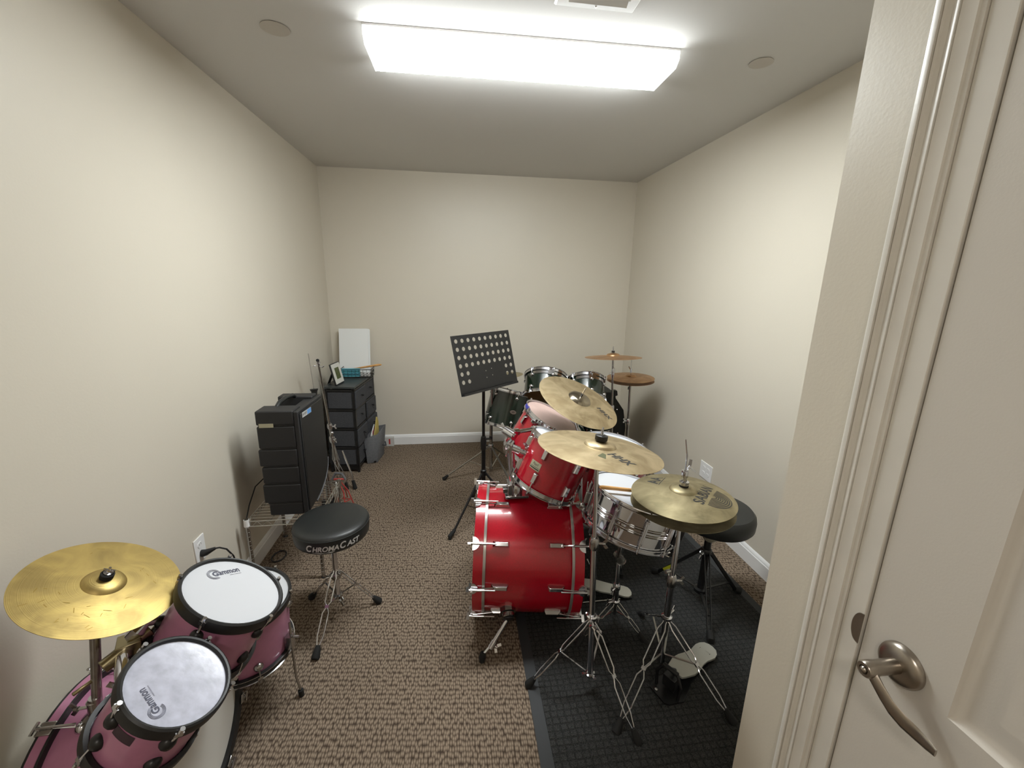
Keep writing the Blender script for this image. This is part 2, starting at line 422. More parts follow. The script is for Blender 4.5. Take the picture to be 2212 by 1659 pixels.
# lever handle
hy, hz = .457, .956
mh = frame((DX, hy, hz), (-1, 0, 0), (0, 1, 0))
mb = MB(); mb.lathe([(.034, 0), (.034, .004), (.032, .009), (.027, .0125), (.016, .0145), (.0001, .0145)], mh, 40)
rose = mb.build('door_handle', m_nickel, door)
mb = MB(); mb.lathe([(.0115, .012), (.0115, .05), (.0125, .056), (.0125, .069), (.011, .071), (.007, .071), (.006, .068), (.0001, .068)], mh, 28)
mb.ball(mh @ V((0, 0, .070)), .0055, 12)
path = [(0, 0.0), (-.010, -.008), (-.022, -.020), (-.036, -.034), (-.050, -.043), (-.066, -.047), (-.082, -.046), (-.095, -.043)]
ws = [(.023, .014), (.024, .011), (.025, .008), (.025, .007), (.025, .006), (.023, .0055), (.019, .005), (.012, .004)]
xs_ = [.0, .0, .002, .006, .012, .017, .016, .012]
vs = []; fs = []
for i, ((dy, dz), (hh, tt)) in enumerate(zip(path, ws)):
    cx_, cy_, cz_ = DX - .060 + xs_[i] , hy + dy, hz + dz
    for k in range(12):
        a = 2 * PI * k / 12; vs.append((cx_ + tt / 2 * math.cos(a), cy_ + 0.0, cz_ + hh / 2 * math.sin(a)))
for i in range(len(path) - 1):
    for k in range(12): fs.append((i * 12 + k, i * 12 + (k + 1) % 12, i * 12 + 12 + (k + 1) % 12, i * 12 + 12 + k))
fs += [tuple(range(12)), tuple(range(len(vs) - 12, len(vs)))]
mb.add(vs, fs, True)
lv = mb.build('lever', m_nickel, rose)

# ------------------------------------------------------------------ ceiling things
def ceiling_light():
    x0, x1, = -.322, .885; yn, yf = 1.775, 2.085
    t = thing('ceiling_light', 'long white wraparound fluorescent light glowing on the ceiling', 'ceiling light', ((x0 + x1) / 2, 1.93, H))
    a = math.radians(-1.2)
    R_ = Matrix.Translation(V((.2875, 1.935, 0))) @ Matrix.Rotation(a, 4, 'Z')
    w2, h2 = .603, .128
    mb = MB(); mb.prism([(-w2, -h2), (w2, -h2), (w2, h2), (-w2, h2)], R_, H - .008, H - .0005); mb.build('base_pan', m_white, t)
    # diffuser: trough cross-section
    prof = [(-.124, H - .034), (-.100, H - .056), (.100, H - .056), (.124, H - .034)]
    n = len(prof); vs = [R_ @ V((x, y, z)) for x in (-.600, .600) for y, z in prof]
    fs = [(i, i + 1, n + i + 1, n + i) for i in range(n - 1)]
    mb = MB(); mb.add(vs, fs)
    m = mat('glowing_diffuser', (255, 255, 255), 0.4, emit=((0.95, 1.0, 1.0), LAMP_STRENGTH))
    df = mb.build('diffuser', m, t)
    m2 = mat('side_prisms', (240, 240, 240), 0.4, emit=((0.95, 1.0, 1.0), LAMP_STRENGTH * .48))
    for s in (-1, 1):
        mb = MB(); mb.add([R_ @ V((x, s * .124, z)) for x, z in ((-.6, H - .008), (.6, H - .008), (.6, H - .034), (-.6, H - .034))], [(0, 1, 2, 3)]); mb.build('diffuser_side', m2, df)
    m3 = mat('end_cap_plastic', (240, 240, 240), 0.4, emit=((0.95, 1.0, 1.0), 3.0))
    for s in (-1, 1):
        mb = MB(); mb.prism([(-.1255, H - .008), (-.1255, H - .0355), (-.101, H - .0575), (.101, H - .0575), (.1255, H - .0355), (.1255, H - .008)],
            R_ @ Matrix(((0, 0, 1, 0), (1, 0, 0, 0), (0, 1, 0, 0), (0, 0, 0, 1))), s * .600 if s > 0 else -.603, .603 if s > 0 else -.600)
        mb.build('end_cap', m3, t)
ceiling_light()
for (x, y, r, lab) in ((-.645, 1.912, .050, 'round white cover plate on the ceiling left of the light'), (1.265, 1.838, .046, 'round white cover plate on the ceiling right of the light')):
    mb = MB(); mb.lathe([(r * .8, 0), (r, -.003), (r, -.006), (r * .95, -.008), (.0001, -.009)], Matrix.Translation((x, y, H - .0005)) @ Matrix.Diagonal((1, 1, .45, 1)), 40)
    tag(mb.build('ceiling_cover_plate', mat('cover_plate_paint', (190, 184, 176), .7), matrix=Matrix.Translation((x, y, H))), lab, 'cover plate')
t = thing('ceiling_vent', 'white square air vent with slats in the ceiling near the entry', 'air vent', (.475, 1.47, H))
vx, vy, vr = .475, 1.472, .137
mb = MB()
lo_ = [(vr, 0), (vr - .006, -.007), (vr - .036, -.007), (vr - .038, -.001)]
vs = []
for r_, dz in lo_: vs += [(vx + sx_ * r_, vy + sy_ * r_, H - .0005 + dz) for sx_, sy_ in ((-1, -1), (1, -1), (1, 1), (-1, 1))]
mb.add(vs, [(i * 4 + k, i * 4 + (k + 1) % 4, i * 4 + 4 + (k + 1) % 4, i * 4 + 4 + k) for i in range(3) for k in range(4)])
mb.build('vent_frame', m_white, t)
mb = MB(); mb.mbox((vx - .1, vy - .1, H - .003), (vx + .1, vy + .1, H - .001)); mb.build('duct_opening', m_grey, t)
for k in range(6):
    yy = vy - .085 + k * .034; mb = MB(); mb.beam((vx - .098, yy, H - .009), (vx + .098, yy, H - .009), .024, .0015, (0, .5, .86)); mb.build('slat', m_white, t)
mb = MB(); mb.lathe([(.004, 0), (.003, -.002), (.0001, -.0025)], Matrix.Translation((vx, vy + vr - .02, H - .0075)), 12); mb.build('screw', m_steel, t)

# ------------------------------------------------------------------ wall outlets
def socket(mb, y, z, x, s):
    pts = [(.0165 * math.cos(a), .0145 * math.sin(a)) for a in [2 * PI * k / 20 for k in range(20)]]
    mb.prism([(p[0], max(-.0125, min(.0125, p[1]))) for p in pts], Matrix(((0, 0, s, x), (1, 0, 0, y), (0, 1, 0, z), (0, 0, 0, 1))), .0045, .0065)
t = thing('wall_outlet', 'white double outlet on the left wall with a black plug in it', 'outlet', (XL, 1.745, .40))
mb = MB(); mb.mbox((XL, 1.71, .345), (XL + .005, 1.781, .459)); pl = mb.build('cover_plate', m_white, t, bevel=.002)
for z in (.424, .381):
    mb = MB(); socket(mb, 1.745, z, XL, 1); so = mb.build('socket', m_white, t)
    mb = MB()
    for dy in (-.006, .006): mb.mbox((XL + .0066, 1.745 + dy - .001, z - .002), (XL + .007, 1.745 + dy + .001, z + .007))
    mb.build('slot', m_grey, so)
t = thing('power_cord', 'black power cord plugged into the left wall outlet behind the pink drums', 'cord', (XL, 1.745, .38))
mb = MB(); mb.tube([(XL + .008, 1.745, .381), (XL + .024, 1.745, .384), (XL + .045, 1.750, .392), (XL + .058, 1.755, .396)], [.016, .014, .009, .006], 12); mb.build('plug', m_black, t)
mb = MB(); mb.tube([(XL + .055, 1.754, .395), (XL + .07, 1.762, .393), (XL + .09, 1.775, .375), (XL + .105, 1.79, .33), (XL + .11, 1.81, .24), (XL + .11, 1.84, .12), (XL + .115, 1.88, .03), (XL + .12, 1.95, .004), (XL + .115, 2.02, .004)], .0035, 8); mb.build('cable', m_black, t)
t = thing('wall_outlet', 'white four socket outlet on the right wall beside the hi-hat', 'outlet', (XR, 2.387, .335))
mb = MB(); mb.mbox((XR - .005, 2.322, .278), (XR, 2.452, .392)); mb.build('cover_plate', m_white, t, bevel=.002)
for y in (2.364, 2.410):
    for z in (.354, .316):
        mb = MB(); socket(mb, y, z, XR, -1); so = mb.build('socket', m_white, t)

# ------------------------------------------------------------------ drums
def hoop_mb(c, n, r, up, kind, ref=(0, 0, 0), wt=.012, rmat=None):
    """rim ring; c centre of its outer edge plane, n pointing out of the drum"""
    m = frame(c, n, ref); mb = MB(); t_ = .0025
    if kind == 'chrome':
        p = [(r - .004, .0), (r + .003, .001), (r + .004, -.002), (r - .001, -.004), (r - .001, -up + .004), (r + .003, -up + .001), (r + .003, -up - .001), (r - .004, -up), (r - .004, .0)]
    elif kind == 'thick':
        p = [(r - .007, -.004), (r - .005, .001), (r - .001, .002), (r + .003, -.001), (r + .004, -up * .5), (r + .003, -up), (r - .006, -up), (r - .007, -.009), (r - .007, -.004)]
    else:   # wood hoop
        p = [(r - wt, 0), (r, 0), (r, -up), (r - wt, -up), (r - wt, 0)]
    mb.lathe(p, m, 56); return mb

def lug_box(c, ax, out, L=.055, w=.022, d=.016):
    """bevelled pressed-metal lug: a tapered block standing off the shell"""
    m = Matrix((ax.cross(out), ax, out)).transposed().to_4x4(); m.translation = c; mb = MB()
    a = [(-w / 2, -L / 2), (w / 2, -L / 2), (w / 2, L / 2), (-w / 2, L / 2)]
    b = [(-w * .36, -L * .42), (w * .36, -L * .42), (w * .36, L * .34), (-w * .36, L * .34)]
    vs = [m @ V((x, y, -.003)) for x, y in a] + [m @ V((x, y, .003)) for x, y in a] + [m @ V((x, y, d)) for x, y in b]
    fs = [(0, 3, 2, 1)] + [(i, (i + 1) % 4, 4 + (i + 1) % 4, 4 + i) for i in range(4)] + [(4 + i, 4 + (i + 1) % 4, 8 + (i + 1) % 4, 8 + i) for i in range(4)] + [(8, 9, 10, 11)]
    mb.add(vs, fs); return mb

def lug_round(c, ax, out, r=.013):
    mb = MB(); mb.lathe([(r * 1.15, -.004), (r * 1.2, .003), (r, .009), (r * .55, .014), (.0001, .015)], frame(c, out), 20)
    return mb

def drum(name, label, cat, c, n, r, L, shell, hoop='chrome', head=None, nl=6, lug='box', lmat=None, ang=0.0, base=None, bhead=None,
         hoopm=None, sr=None, hup=.02, lugL=.055, double=False, group=None, vents=None, tubular=False, frac=None, wt=.012, rmat=None):
    """c centre of top rim, n axis out of the top; L overall height"""
    c = V(c); n = V(n).normalized(); sr = sr or r - .008
    lmat = lmat or m_chrome; rmat = rmat or lmat; hoopm = hoopm or m_chrome; head = head or m_head
    b = c - n * L; fr = frame(c, n)
    t = thing(name, label, cat, base if base is not None else b, group=group)
    mb = MB(); mb.lathe([(sr - .006, -.008), (sr, -.008), (sr, -L + .008), (sr - .006, -L + .008)], fr, 64); sh = mb.build('shell', shell, t)
    mb = hoop_mb(c, n, r, hup, hoop, wt=wt); mb.build('top_hoop', hoopm, t)
    mb = hoop_mb(b, -n, r, hup, hoop, wt=wt); mb.build('bottom_hoop', hoopm, t)
    hd = .007 if hoop != 'wood' else .012
    mb = MB(); mb.lathe([(r - .004, -hd - .006), (r - .0065, -hd), (r - .010, -hd), (r - .012, -hd - .0005), (.0001, -hd - .0005)], fr, 64)
    th = mb.build('drum_head', head, t)
    fb = frame(b, -n)
    mb = MB(); mb.lathe([(r - .004, -hd - .006), (r - .0065, -hd), (r - .010, -hd), (.0001, -hd)], fb, 64); bh = mb.build('bottom_head', bhead or head, t)
    for k in range(nl):
        a = ang + 2 * PI * k / nl; out = (fr.to_3x3() @ V((math.cos(a), math.sin(a), 0))).normalized()
        if lug == 'tube':
            p = c + out * (sr + .008) - n * (L / 2)
            mb = MB(); mb.tube([p + n * (L * .30), p - n * (L * .30)], .0065, 10)
            mb.box(p, (.012, .012, L * .5), Matrix((n.cross(out), out, n)).transposed().to_4x4())
            lo = mb.build('lug', lmat, t)
            q0, q1 = p + n * (L * .30), p - n * (L * .30)
            for qa, qb in ((q0, c + out * (r + .004) + n * .003), (q1, b + out * (r + .004) - n * .003)):
                mb = MB(); mb.tube([qa, qb], .003, 6); mb.build('tension_rod', rmat, lo)
            continue
        for side in (1, -1):
            rim = c if side > 0 else b
            d0 = (.062 if lug == 'box' else .05) if frac is None else frac
            p = rim + out * sr - n * side * d0
            mb = lug_box(p, n * side, out, lugL) if lug == 'box' else lug_round(p, n, out)
            lo = mb.build('lug', lmat, t, bevel=.0015 if lug == 'box' else 0)
            mb = MB(); e = rim + out * (r + .005)
            mb.tube([p + out * .008 + n * side * .01, e - n * side * .012, e + n * side * .002], .0028, 6)
            mb.cyl(e - n * side * .003, e + n * side * .007, .005, 8)
            if hoop in ('chrome', 'thick'): mb.box(e - n * side * .009 - out * .002, (.016, .009, .010), Matrix((n.cross(out), out, n)).transposed().to_4x4())
            mb.build('tension_rod', rmat, lo)
    return t, sh, th, bh, fr, b

def wing_nut(mb, p, ax, side, s=1.0):
    p = V(p); ax = V(ax).normalized(); side = V(side).normalized()
    mb.cyl(p, p + ax * .010 * s, .006 * s, 10, .005 * s)
    for k in (-1, 1):
        a = p + ax * .006 * s + side * k * .005 * s; b2 = p + ax * .016 * s + side * k * .017 * s
        mb.beam(a, b2, .003 * s, .010 * s, side.cross(ax).cross(b2 - a))

def emblem(name, sh, c, n, sr, world_at, wid, hgt, m, text=None, tm=None, lines=None, oval=False):
    """plate wrapped round the shell, centred where the shell is nearest world_at"""
    c = V(c); n = V(n).normalized(); w_ = V(world_at) - c; h0 = w_.dot(n); o = (w_ - n * h0).normalized(); t_ = n.cross(o)
    def fn(x, y, d=.0012):
        a = x / sr; return c + n * (h0 + y) + (o * math.cos(a) + t_ * math.sin(a)) * (sr + d)
    mb = MB(); N = 12
    if oval:
        vs = [fn(wid / 2 * math.cos(2 * PI * k / 24), hgt / 2 * math.sin(2 * PI * k / 24)) for k in range(24)]
        mb.add(vs, [tuple(range(24))])
    else:
        vs = [fn(-wid / 2 + wid * i / N, sgn * hgt / 2) for i in range(N + 1) for sgn in (-1, 1)]
        mb.add(vs, [(2 * i, 2 * i + 2, 2 * i + 3, 2 * i + 1) for i in range(N)])
    bd = mb.build('badge', m, sh)
    if text or lines:
        mb = MB()
        if text:
            tv, tf = fit_text(text, wid * .55, hgt * .32, shear=.3)
            put(mb, ([(x - wid * .275, y + hgt * .05) for x, y in tv], tf), lambda x, y: fn(x, y, .002))
        for (y0, y1) in lines or []:
            vs = [fn(-wid * .46 + wid * .92 * i / N, yy, .002) for i in range(N + 1) for yy in (y0 * hgt, y1 * hgt)]
            mb.add(vs, [(2 * i, 2 * i + 2, 2 * i + 3, 2 * i + 1) for i in range(N)])
        return bd, mb
    return bd, None

# ---- cymbals
def cymbal(label, cat, c, n, r, m, ref=(0, 0, 0), bell=.055, bh=.016, bow=.016, lift=0, ex=1.35, group=None, name='cymbal', flip=False):
    """c: centre of the rim plane"""
    fr = frame(c, n, ref); mb = MB(); s = -1 if flip else 1
    def hh(q):
        if q < bell * .92: return bow + bh * math.sqrt(max(0, 1 - (q / bell) ** 2)) * 1.0
        return bow * (1 - ((q - bell * .92) / (r - bell * .92)) ** ex)
    rad = [.006, .012, .02, .03, .038, .045, .050, bell * .98] + [bell + (r - bell) * k / 12 for k in range(1, 13)]
    rad = sorted(set(rad)); top = [(q, s * hh(q)) for q in rad]
    prof = top + [(q, z - .0011) for q, z in reversed(top)] + [top[0]]
    mb.lathe(prof, fr, 96)
    o = mb.build(name, m, matrix=fr); tag(o, label, cat, group)
    def fn(p, d=.0006):
        p = fr.inverted() @ V(p); q = math.hypot(p.x, p.y); return fr @ V((p.x, p.y, s * hh(min(q, r)) + d))
    return o, fr, fn, hh

def text_on(o, fnz, p0, p1, s, hgt, m, name='lettering', n=(0, 0, 1), extra=None, **k):
    """text from world p0 to p1 laid on a surface by fnz"""
    p0 = V(p0); p1 = V(p1); d = (p1 - p0); wd = d.length; d.normalize(); u = V(n).normalized().cross(d)
    mb = MB(); put(mb, fit_text(s, wd, hgt, **k), lambda x, y: fnz(p0 + d * x + u * y))
    if extra:
        for sh in extra: put(mb, sh, lambda x, y: fnz(p0 + d * x + u * y))
    return mb.build(name, m, o)

# ------------------------------------------------------------------ tripod stands
def tripod_leg(t, hub, foot, mid=.5, w=.012, m=None, wire=True, fr_=.0028, foot_r=.016, rub=.05, brace_to=None, flatm=None, bend=.0):
    """double-rail leg from hub to a rubber foot"""
    m = m or m_chrome; hub = V(hub); foot = V(foot); d = foot - hub; L = d.length; dn = d.normalized()
    hz_ = V((d.x, d.y, 0)).normalized(); side = V((-hz_.y, hz_.x, 0)); nrm = side.cross(dn)
    tip = foot - dn * .042
    tip.z = max(tip.z, .032)
    def P(k, o, up=0): return hub + (tip - hub) * k + side * o + nrm * up
    mb = MB()
    if wire:
        for s in (-1, 1):
            pts = [P(0, s * w * .45), P(.06, s * w * .45), P(.13, s * w), P(mid - .06, s * w), P(mid - .01, s * w * .25, .0), P(mid + .02, -s * w * .25), P(mid + .08, -s * w), P(.86, -s * w), P(1, -s * w * .25)]
            mb.tube(pts, fr_, 7)
        mb.box(P(mid, 0), (w * 1.3, .012, .006), Matrix((side, dn, nrm)).transposed().to_4x4())
    else:
        mb.beam(P(0, 0), P(1, 0), .012, .007, (0, 0, 1))
    lg = mb.build('leg', m, t)
    mb = MB(); a = tip - dn * .01; e = V((foot.x, foot.y, 0.0))
    ax = (e - a); mb.tube([a, a + ax * .35, a + ax * .8, e + V((0, 0, .004))], [foot_r * .55, foot_r * .8, foot_r, foot_r * .85], 10)
    mb.build('rubber_foot', m_rubber, lg)
    if brace_to is not None:
        mb = MB(); mb.beam(P(mid, 0), V(brace_to), .007, .0025, (0, 0, 1)); mb.build('brace', flatm or m, lg)
    return lg

def collar(mb, p, ax, r=.018, h=.03, wing=None):
    p = V(p); ax = V(ax).normalized(); mb.lathe([(.009, -h / 2), (r * .8, -h / 2), (r, -h * .3), (r, h * .3), (r * .8, h / 2), (.009, h / 2)], frame(p, ax), 20)
    if wing is not None:
        wv = V(wing).normalized(); mb.cyl(p + wv * r * .7, p + wv * (r + .014), .005, 10); wing_nut(mb, p + wv * (r + .012), wv, ax)
# ================================================================== furnishing starts here

# ---- floor mat
def mat_rug():
    A = [(.250, .45), (1.52, .45), (1.445, 2.36), (.268, 2.36)]
    B = [(.295, .49), (1.475, .49), (1.402, 2.32), (.312, 2.32)]
    t = thing('floor_mat', 'charcoal waffle-textured mat with a smooth rubber edge under the red drums', 'mat', (.9, 1.4, 0))
    I = Matrix.Identity(4)
    mb = MB(); vs = [V((x, y, z)) for x, y in A for z in (.0005,)] + [V((x, y, .004)) for x, y in A] + [V((x, y, .0062)) for x, y in B] + [V((x, y, .0005)) for x, y in B]
    fs = [(i, (i + 1) % 4, 4 + (i + 1) % 4, 4 + i) for i in range(4)] + [(4 + i, 4 + (i + 1) % 4, 8 + (i + 1) % 4, 8 + i) for i in range(4)] + [(8 + i, 8 + (i + 1) % 4, 12 + (i + 1) % 4, 12 + i) for i in range(4)]
    mb.add(vs, fs); mb.build('rubber_border', mat('mat_border', (46, 48, 50), .7, bump=(200, .2, .001)), t)
    mb = MB(); mb.prism(B, I, .0006, .0085); mb.build('pile_field', m_waffle, t)
mat_rug()

# ================================================================== red kit
# bass drum: axis runs left to right
cL = V((.085, 1.768, .316)); cR = V((.543, 1.714, .305)); ax = (cR - cL).normalized()
t, sh, th, bh, fr, b = drum('bass_drum', 'large red bass drum lying on its side on the dark mat', 'drum', cR, ax, .290, (cR - cL).length, m_red,
    hoop='wood', head=m_headgrey, nl=10, lug='box', hoopm=m_red, sr=.276, hup=.046, lugL=.07, base=(.31, 1.74, 0), frac=.113, ang=math.radians(0), bhead=m_headgrey)
bass = t
for nm, c0, d in (('hoop_inlay', cR, -1), ('hoop_inlay', cL, 1)):
    mb = MB(); mb.lathe([(.2902, 0), (.2912, .001), (.2912, .011), (.2902, .012)], frame(c0 + ax * d * .046 - ax * .006, ax), 64); mb.build(nm, mat('silver_inlay', (178, 176, 172), .3, .7), t)
# claws over the hoops
for k in range(10):
    a = 2 * PI * k / 10; out = (fr.to_3x3() @ V((math.cos(a), math.sin(a), 0))).normalized(); tg = ax.cross(out)
    for c0, s in ((cR, 1), (cL, -1)):
        mb = MB(); m3 = Matrix((tg, out, ax)).transposed().to_4x4()
        # half-round cap at the hoop's edge
        poly = [(.026 * math.cos(PI * i / 10), .027 * math.sin(PI * i / 10)) for i in range(11)]
        mb.prism(poly, Matrix.Translation(c0 + out * .2925 + ax * s * .004) @ Matrix((tg, -ax * s, out)).transposed().to_4x4(), -.004, .0015)
        mb.beam(c0 + out * .291 + ax * s * .003, c0 + out * .262 + ax * s * .003, .024, .004, tg)
        cl = mb.build('claw_hook', m_chrome, t)
        mb = MB(); mb.tube([c0 + out * .302 - ax * s * .095, c0 + out * .302 + ax * s * .002], .0032, 8)
        mb.tube([c0 + out * .302 - ax * s * .05, c0 + out * .302 + ax * s * .012], .0055, 10)
        mb.box(c0 + out * .302 + ax * s * .018, (.007, .030, .012), m3)
        mb.build('tension_rod', m_chrome, cl)
# spur
m_ = Matrix.Identity(4)
sp0 = V((.205, 1.508, .165)); dr = (sp0 - V((.205, 1.75, .31))).normalized()
mb = MB(); mb.prism([(-.022, -.036), (.022, -.036), (.034, -.016), (.034, .012), (.014, .036), (-.014, .036), (-.034, .012), (-.034, -.016)], frame(sp0 + V((0, .004, 0)), dr, (1, 0, 0)), -.012, .008)
mb.lathe([(.026, .008), (.027, .022), (.02, .028), (.0001, .028)], frame(sp0, dr), 20)
s_ = mb.build('spur_bracket', m_chromed, t)
mb = MB(); mb.lathe([(.024, .0285), (.022, .033), (.0001, .033)], frame(sp0, dr), 20); mb.build('spur_knob', m_black, s_)
foot = V((.088, 1.425, 0)); st = sp0 + dr * .02 + V((-.006, 0, -.02))
mb = MB(); mb.tube([st, st + (foot - st) * .6], .0095, 12); mb.tube([st + (foot - st) * .55, foot + V((0, 0, .03))], .0065, 10)
pm = st + (foot - st) * .6; mb.cyl(pm - (foot - st).normalized() * .02, pm + (foot - st).normalized() * .014, .013, 14); wing_nut(mb, pm + V((.012, -.006, -.002)), V((.8, -.4, -.3)), (foot - st).normalized(), 1.1)
sl = mb.build('spur_leg', m_chrome, t)
mb = MB(); mb.tube([foot + V((.006, .006, .042)), foot + V((.001, .001, .02)), foot + V((0, 0, .002))], [.011, .014, .011], 12); mb.build('rubber_foot', m_rubber, sl)
# far spur
f2 = V((.09, 2.06, 0)); st2 = V((.205, 1.985, .165)); mb = MB(); mb.tube([st2, f2 + V((0, 0, .01))], .008, 10); sl = mb.build('spur_leg', m_chrome, t)
mb = MB(); mb.tube([f2 + V((.006, -.004, .035)), f2 + V((0, 0, .002))], .012, 10); mb.build('rubber_foot', m_rubber, sl)
# paint chips
mb = MB()
def bsurf(x, aa, d=.0005): return cL + ax * x + (V((0, -1, 0)) * math.cos(aa) + V((0, 0, 1)) * math.sin(aa)) * (.276 + d)
for x, aa, s in ((.318, -.62, 1.0), (.38, .25, .25), (.40, .5, .3), (.39, -.3, .35)):
    mb.add([bsurf(x + dx * s, aa + da * s) for dx, da in ((-.008, -.012), (.002, .012), (.007, .020), (.008, -.02), (0, -.025))], [(0, 1, 2, 3, 4)])
mb.build('paint_chip', mat('bare_wood_chip', (150, 112, 84), .8), sh)
# tom mount
mb = MB()
mp = V((.262, 1.725, .598)); 
mb.box(mp + V((0, 0, .006)), (.105, .085, .012)); mb.box(mp + V((-.03, -.0, .035)), (.020, .07, .055)); mb.lathe([(.030, 0), (.030, .03), (.026, .045), (.020, .05), (.018, .05)], Matrix.Translation(mp + V((0, 0, .01))), 24)
mb.cyl(mp + V((.02, -.02, .045)), mp + V((.055, -.045, .045)), .006, 10); wing_nut(mb, mp + V((.05, -.042, .045)), V((.8, -.55, 0)), V((0, 0, 1)))
mb.box(mp + V((-.05, -.01, .03)), (.022, .026, .022))
mo = mb.build('tom_mount', m_chrome, t, bevel=.003)
post = [mp + V((-.008, 0, .01)), V((.235, 1.735, .81)), V((.233, 1.737, .838))]
mb = MB(); mb.tube([post[0], post[1]], .0175, 20); mb.tube([post[1] - V((0, 0, .012)), post[1] + V((0, 0, .012))], .0205, 20); mb.build('mount_post', m_chrome, mo)
# twin holders on the post: joint block, arm, tom bracket
def holder(pj, pe, lat):
    pj = V(pj); pe = V(pe); d = (pe - pj).normalized(); mb = MB()
    mb.cyl(pj - V(lat) * .03, pj + V(lat) * .03, .021, 20); mb.cyl(pj - V(lat) * .036, pj + V(lat) * .036, .011, 14)
    mb.tube([pj, pj + d * .05], .017, 16); mb.tube([pj + d * .045, pe], .0105, 14)
    mb.cyl(pe - d * .045, pe - d * .01, .016, 14); mb.box(pe - d * .03 + V((0, 0, .02)), (.03, .012, .02)); wing_nut(mb, pe - d * .03 + V((0, 0, .028)), V((-.2, -.3, .9)), d, 1.2)
    wing_nut(mb, pj + V(lat) * .036, V(lat), V((0, 0, 1)), 1.3)
    mb.build('tom_holder', m_chrome, mo)
holder((.225, 1.705, .842), (.335, 1.68, .800), (-.35, -.93, 0)); holder((.238, 1.775, .878), (.395, 1.90, .852), (-.6, .75, .2))

# rack toms
def tom_bracket(t, p, n, out):
    p = V(p); n = V(n).normalized(); out = V(out).normalized(); m3 = Matrix((n.cross(out), out, n)).transposed().to_4x4()
    mb = MB(); mb.prism([(-.02, -.034), (.02, -.034), (.026, 0), (.02, .034), (-.02, .034), (-.026, 0)], Matrix.Translation(p) @ Matrix((n.cross(out), n, -out)).transposed().to_4x4(), -.022, .004); mb.build('mounting_bracket', m_chrome, t, bevel=.003)
T1c, T1n = V((.465, 1.672, .872)), V((.40, .05, .915)).normalized()
t, sh, th, bh, fr, b = drum('rack_tom', 'red rack tom with a cream badge, tilted over the red bass drum', 'drum', T1c, T1n, .143, .235, m_red, nl=6, lug='box', sr=.135, ang=math.radians(-70), lugL=.05, hup=.022)
bd, mb = emblem('badge', sh, T1c, T1n, .135, (.327, 1.588, .800), .052, .036, m_beige, 'Pearl', None, [(-.12, -.16), (-.26, -.38)])
mb.build('badge_print', m_ink, bd)
tom_bracket(t, (.345, 1.645, .800), T1n, (-.9, -.25, .3))
T2c, T2n = V((.499, 2.015, .866)), V((.448, -.13, .885)).normalized()
t, sh, th, bh, fr, b = drum('rack_tom', 'red rack tom with a hazy head and blue tape, behind the badged red tom', 'drum', T2c, T2n, .161, .25, m_red, nl=6, lug='box', sr=.153, ang=math.radians(195), lugL=.05, head=m_hazy, hup=.024)
mb = MB(); mb.lathe([(.1605, .0015), (.165, .002), (.1655, -.012)], fr, 8, a0=math.radians(172), a1=math.radians(190)); mb.lathe([(.156, -.0055), (.143, -.007)], fr, 8, a0=math.radians(172), a1=math.radians(190)); mb.build('tape_piece', m_purple, t)
tom_bracket(t, (.385, 1.93, .83), T2n, (-.75, -.6, .2))

# floor tom
F1c, F1n = V((.842, 2.045, .672)), V((.098, -.106, .99)).normalized()
t, sh, th, bh, fr, b = drum('floor_tom', 'red floor tom standing behind the chrome snare drum', 'drum', F1c, F1n, .206, .40, m_red, nl=8, lug='box', sr=.198, ang=.3, base=(.80, 2.09, 0))
for k in range(3):
    a = .75 + k * 2 * PI / 3; out = V((math.cos(a), math.sin(a), 0)); p = V((F1c.x, F1c.y, 0)) - F1n * 0 + out * .222 - V((.03, -.03, 0))
    mb = MB(); mb.tube([p + V((0, 0, .5)), p + V((0, 0, .08)), p + out * .012 + V((0, 0, .02))], .005, 8); mb.box(p + V((0, 0, .42)) - out * .008, (.03, .03, .05), Matrix.Rotation(a, 4, 'Z'))
    lg = mb.build('leg', m_chrome, t); mb = MB(); mb.cyl(p + out * .011 + V((0, 0, .03)), p + out * .014, .011, 12); mb.build('rubber_foot', m_rubber, lg)

# snare
S1c, S1n = V((.716, 1.441, .736)), V((.262, .014, .965)).normalized()
t, sh, th, bh, fr, b = drum('snare_drum', 'chrome snare drum with a white head between the red bass drum and hi-hat', 'drum', S1c, S1n, .183, .160, mat('mirror_chrome', (206, 206, 210), .05, 1.0), nl=10, lug='tube', sr=.176, ang=.12, hup=.016)
mb = MB()
for h in (.068, .075, .088, .095): mb.lathe([(.1758, -h + .003), (.1785, -h), (.1758, -h - .003)], fr, 64)
mb.build('shell_bead', m_chrome, sh)
out = (V((-.35, -.94, 0))).normalized(); out = (out - S1n * out.dot(S1n)).normalized()
# throw-off (facing left) and muffler knob
for o2, nm in ((V((-.98, .1, 0)), 'throw_off'), (V((.75, -.66, 0)), 'butt_plate')):
    o2 = (o2 - S1n * o2.dot(S1n)).normalized(); p = S1c + o2 * .182 - S1n * .085; m3 = Matrix((S1n.cross(o2), o2, S1n)).transposed().to_4x4()
    mb = MB(); mb.box(p, (.034, .012, .085), m3); mb.box(p + o2 * .014 + S1n * .01, (.018, .02, .045), m3)
    if nm == 'throw_off': mb.beam(p + o2 * .02 + S1n * .02, p + o2 * .03 + S1n * .075, .010, .004, o2); mb.cyl(p + o2 * .012 - S1n * .03, p + o2 * .03 - S1n * .03, .009, 12)
    mb.build(nm, m_chromed if nm == 'throw_off' else m_blackm, t, bevel=.002)
